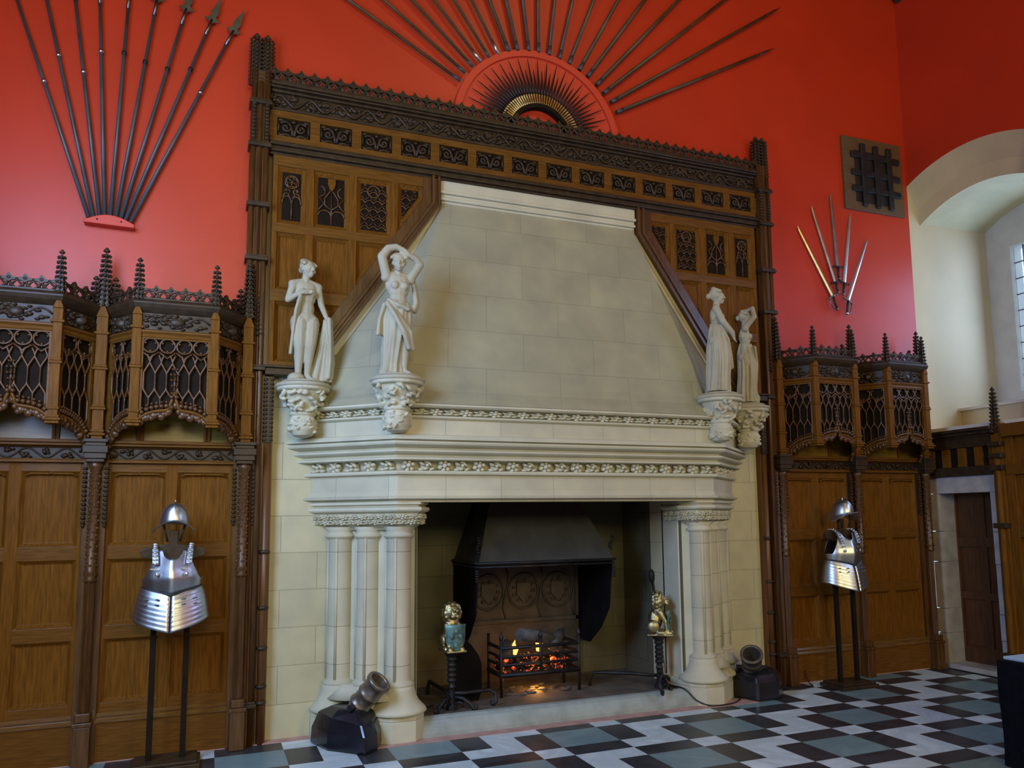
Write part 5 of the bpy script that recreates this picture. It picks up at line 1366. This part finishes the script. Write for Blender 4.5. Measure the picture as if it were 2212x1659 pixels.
def make_statue(kind, loc, rz, label, S):
    t = thing('statue', label, 'statue', loc, rz, 'stone statues on the fireplace'); t.scale = (S, S, S)
    b, c, p = MB(), MB(), MB()
    torso(b)
    if kind == 0:      # nude, right hand to the breast, left hand on a cloth-hung support
        head(b, (.012, -.012, .922), .35, .05)
        leg(b, (-.046, 0, .49), (-.046, -.025, .285), (-.046, .0, .065), -1); leg(b, (.046, 0, .49), (.030, -.045, .285), (.022, -.015, .065), 1)
        b.chain([(-.100, 0, .785), (-.135, .008, .66), (-.075, -.070, .700), (-.035, -.085, .715)], [.032, .026, .020, .015]); hand(b, (-.045, -.083, .710), (1, -.1, .15), (0, 0, 1))
        b.chain([(.100, 0, .785), (.128, .0, .655), (.165, -.015, .555), (.172, -.03, .525)], [.031, .026, .020, .015]); hand(b, (.168, -.022, .538), (.45, -.2, -.6), (0, 1, 0))
        p.chain([(.165, .02, .0), (.16, .02, .25), (.175, .01, .48)], [.045, .035, .03])
        drape(c, [(.19, -.03, .53), (.195, -.05, .36), (.205, -.05, .18), (.195, -.04, .055)], [(.03, .05)]*2+[(.05, .06)]*2, .019, 5, 3)
        skirt(c, [(.53, .178, -.01, .030, .034), (.44, .172, -.01, .042, .040), (.30, .160, -.01, .058, .046), (.15, .145, -.01, .072, .052), (.02, .128, -.01, .090, .062)], 7, .17, 3)
        drape(c, [(-.060, -.072, .685), (-.082, -.060, .56), (-.090, -.02, .42), (-.085, .04, .24)], [(.02, .02), (.03, .02), (.03, .05), (.04, .05)], .013, 4, 6)
        p.ell((-.06, -.0, .035), (.07, .06, .05))
    elif kind == 1:    # both arms over the head, cloth wrapped from the hips
        head(b, (.0, -.020, .912), -.25, .15)
        leg(b, (-.045, 0, .50), (-.052, -.020, .285), (-.055, .02, .06), -1); leg(b, (.048, 0, .50), (.046, -.040, .285), (.045, -.02, .06), 1)
        b.chain([(-.095, 0, .795), (-.138, -.02, .945), (-.090, -.025, 1.015), (-.030, -.035, 1.032), (.03, -.045, 1.012)], [.038, .036, .031, .026, .019]); hand(b, (.022, -.043, 1.014), (1, -.2, -.45), (0, -1, 0))
        b.chain([(.095, 0, .795), (.168, -.02, .915), (.125, -.038, .955), (.055, -.052, .975)], [.038, .034, .026, .019]); hand(b, (.065, -.05, .972), (-1, -.1, .3), (0, 0, 1))
        skirt(c, [(.60, 0, 0, .084, .066), (.54, .0, 0, .106, .086), (.42, -.005, -.005, .112, .094), (.30, -.012, 0, .108, .092), (.20, -.022, .01, .098, .082), (.10, -.030, .02, .092, .075), (.02, -.035, .02, .105, .085)], 9, .13, 2)
        drape(c, [(-.09, -.05, .57), (-.03, -.105, .46), (.04, -.115, .34), (.085, -.08, .22)], [(.03, .02), (.05, .02), (.06, .02), (.05, .03)], .017, 5, 21)
        drape(c, [(-.085, -.03, .59), (-.02, -.085, .545), (.055, -.085, .53), (.095, -.02, .55)], [(.0, .02)]*4, .016, 3, 2)
        drape(c, [(-.095, -.01, .56), (-.135, -.02, .44), (-.145, -.02, .33)], [(.04, .03)]*3, .018, 4, 9)
        drape(c, [(.11, .02, .84), (.145, .03, .72), (.150, .0, .60), (.125, -.01, .545)], [(.02, .03)]*4, .020, 3, 4)
    elif kind == 2:    # draped, arms lowered before her
        head(b, (.0, -.010, .925), .1, .02)
        leg(b, (-.045, 0, .50), (-.05, -.04, .285), (-.05, -.01, .06), -1); leg(b, (.048, 0, .50), (.05, -.02, .285), (.05, .02, .06), 1)
        b.chain([(-.100, 0, .785), (-.120, -.055, .66), (-.055, -.135, .565), (-.035, -.145, .53)], [.034, .029, .023, .017]); hand(b, (-.038, -.142, .54), (.3, -.3, -1), (1, 0, 0))
        b.chain([(.100, 0, .785), (.125, -.04, .66), (.050, -.125, .58), (.020, -.140, .56)], [.034, .029, .022, .016]); hand(b, (.025, -.138, .56), (-.7, -.3, -.5), (0, 0, 1))
        skirt(c, [(.66, 0, 0, .082, .064), (.56, .0, 0, .106, .086), (.45, 0, -.01, .112, .098), (.30, 0, -.01, .118, .105), (.16, 0, 0, .115, .105), (.03, .0, .01, .125, .11)], 10, .13, 5)
        drape(c, [(.02, .055, .62), (.05, .085, .42), (.06, .095, .2), (.07, .10, .03)], [(.14, .0)]*4, .022, 6, 8)
        drape(c, [(-.08, -.03, .63), (-.03, -.09, .50), (.03, -.11, .36), (.06, -.11, .26)], [(.02, .02)]*4, .015, 4, 3)
    else:              # draped, one arm curved over the head
        head(b, (.0, -.012, .920), -.3, .1)
        leg(b, (-.045, 0, .50), (-.05, -.05, .285), (-.04, -.02, .06), -1); leg(b, (.048, 0, .50), (.05, .0, .285), (.06, .03, .06), 1)
        b.chain([(-.095, 0, .80), (-.130, -.09, .90), (-.055, -.085, 1.01), (-.01, -.03, 1.0)], [.033, .028, .022, .016]); hand(b, (-.02, -.04, 1.0), (.4, .6, -.2), (0, 0, 1))
        b.chain([(.100, 0, .785), (.135, -.01, .66), (.135, -.07, .56), (.13, -.09, .53)], [.033, .028, .022, .016]); hand(b, (.13, -.088, .535), (0, -.4, -1), (1, 0, 0))
        skirt(c, [(.64, 0, 0, .082, .064), (.56, .0, 0, .106, .086), (.45, 0, -.01, .108, .096), (.30, -.01, -.01, .108, .10), (.15, -.01, .0, .10, .10), (.03, .0, .0, .12, .11)], 8, .15, 12)
        drape(c, [(-.05, -.08, .60), (.0, -.10, .42), (.05, -.09, .25), (.08, -.05, .1)], [(.06, .02)]*4, .016, 5, 13)
        p.ell((.05, -.10, .08), (.045, .035, .05))
    p.lathe([(.175, 0), (.165, .012), (.12, .022), (.03, .03)], (0, 0, 0), 28)
    remesh('figure', b, 'statue', t, .0052, 2, local=True)
    if c.v: remesh('drapery', c, 'statue', t, .0052, 1, local=True)
    remesh('base', p, 'statue', t, .007, 1, local=True)
    return t
zb = .028
ST = [('nude stone statue holding a cloth beside her, leftmost, against the oak panels', .22), ('stone statue with both arms raised over her head, on the left corner of the hood', .05),
      ('taller-looking draped stone statue with lowered arms, on the right corner of the hood', .95), ('draped stone statue with one arm over her head, rightmost, behind the other', 1.0)]
for k, (lab, rz) in enumerate(ST):
    x, y, z = BR[k]; make_statue(k, (x, y, z+zb), rz, lab, (1.0, .985, .99, .96)[k])
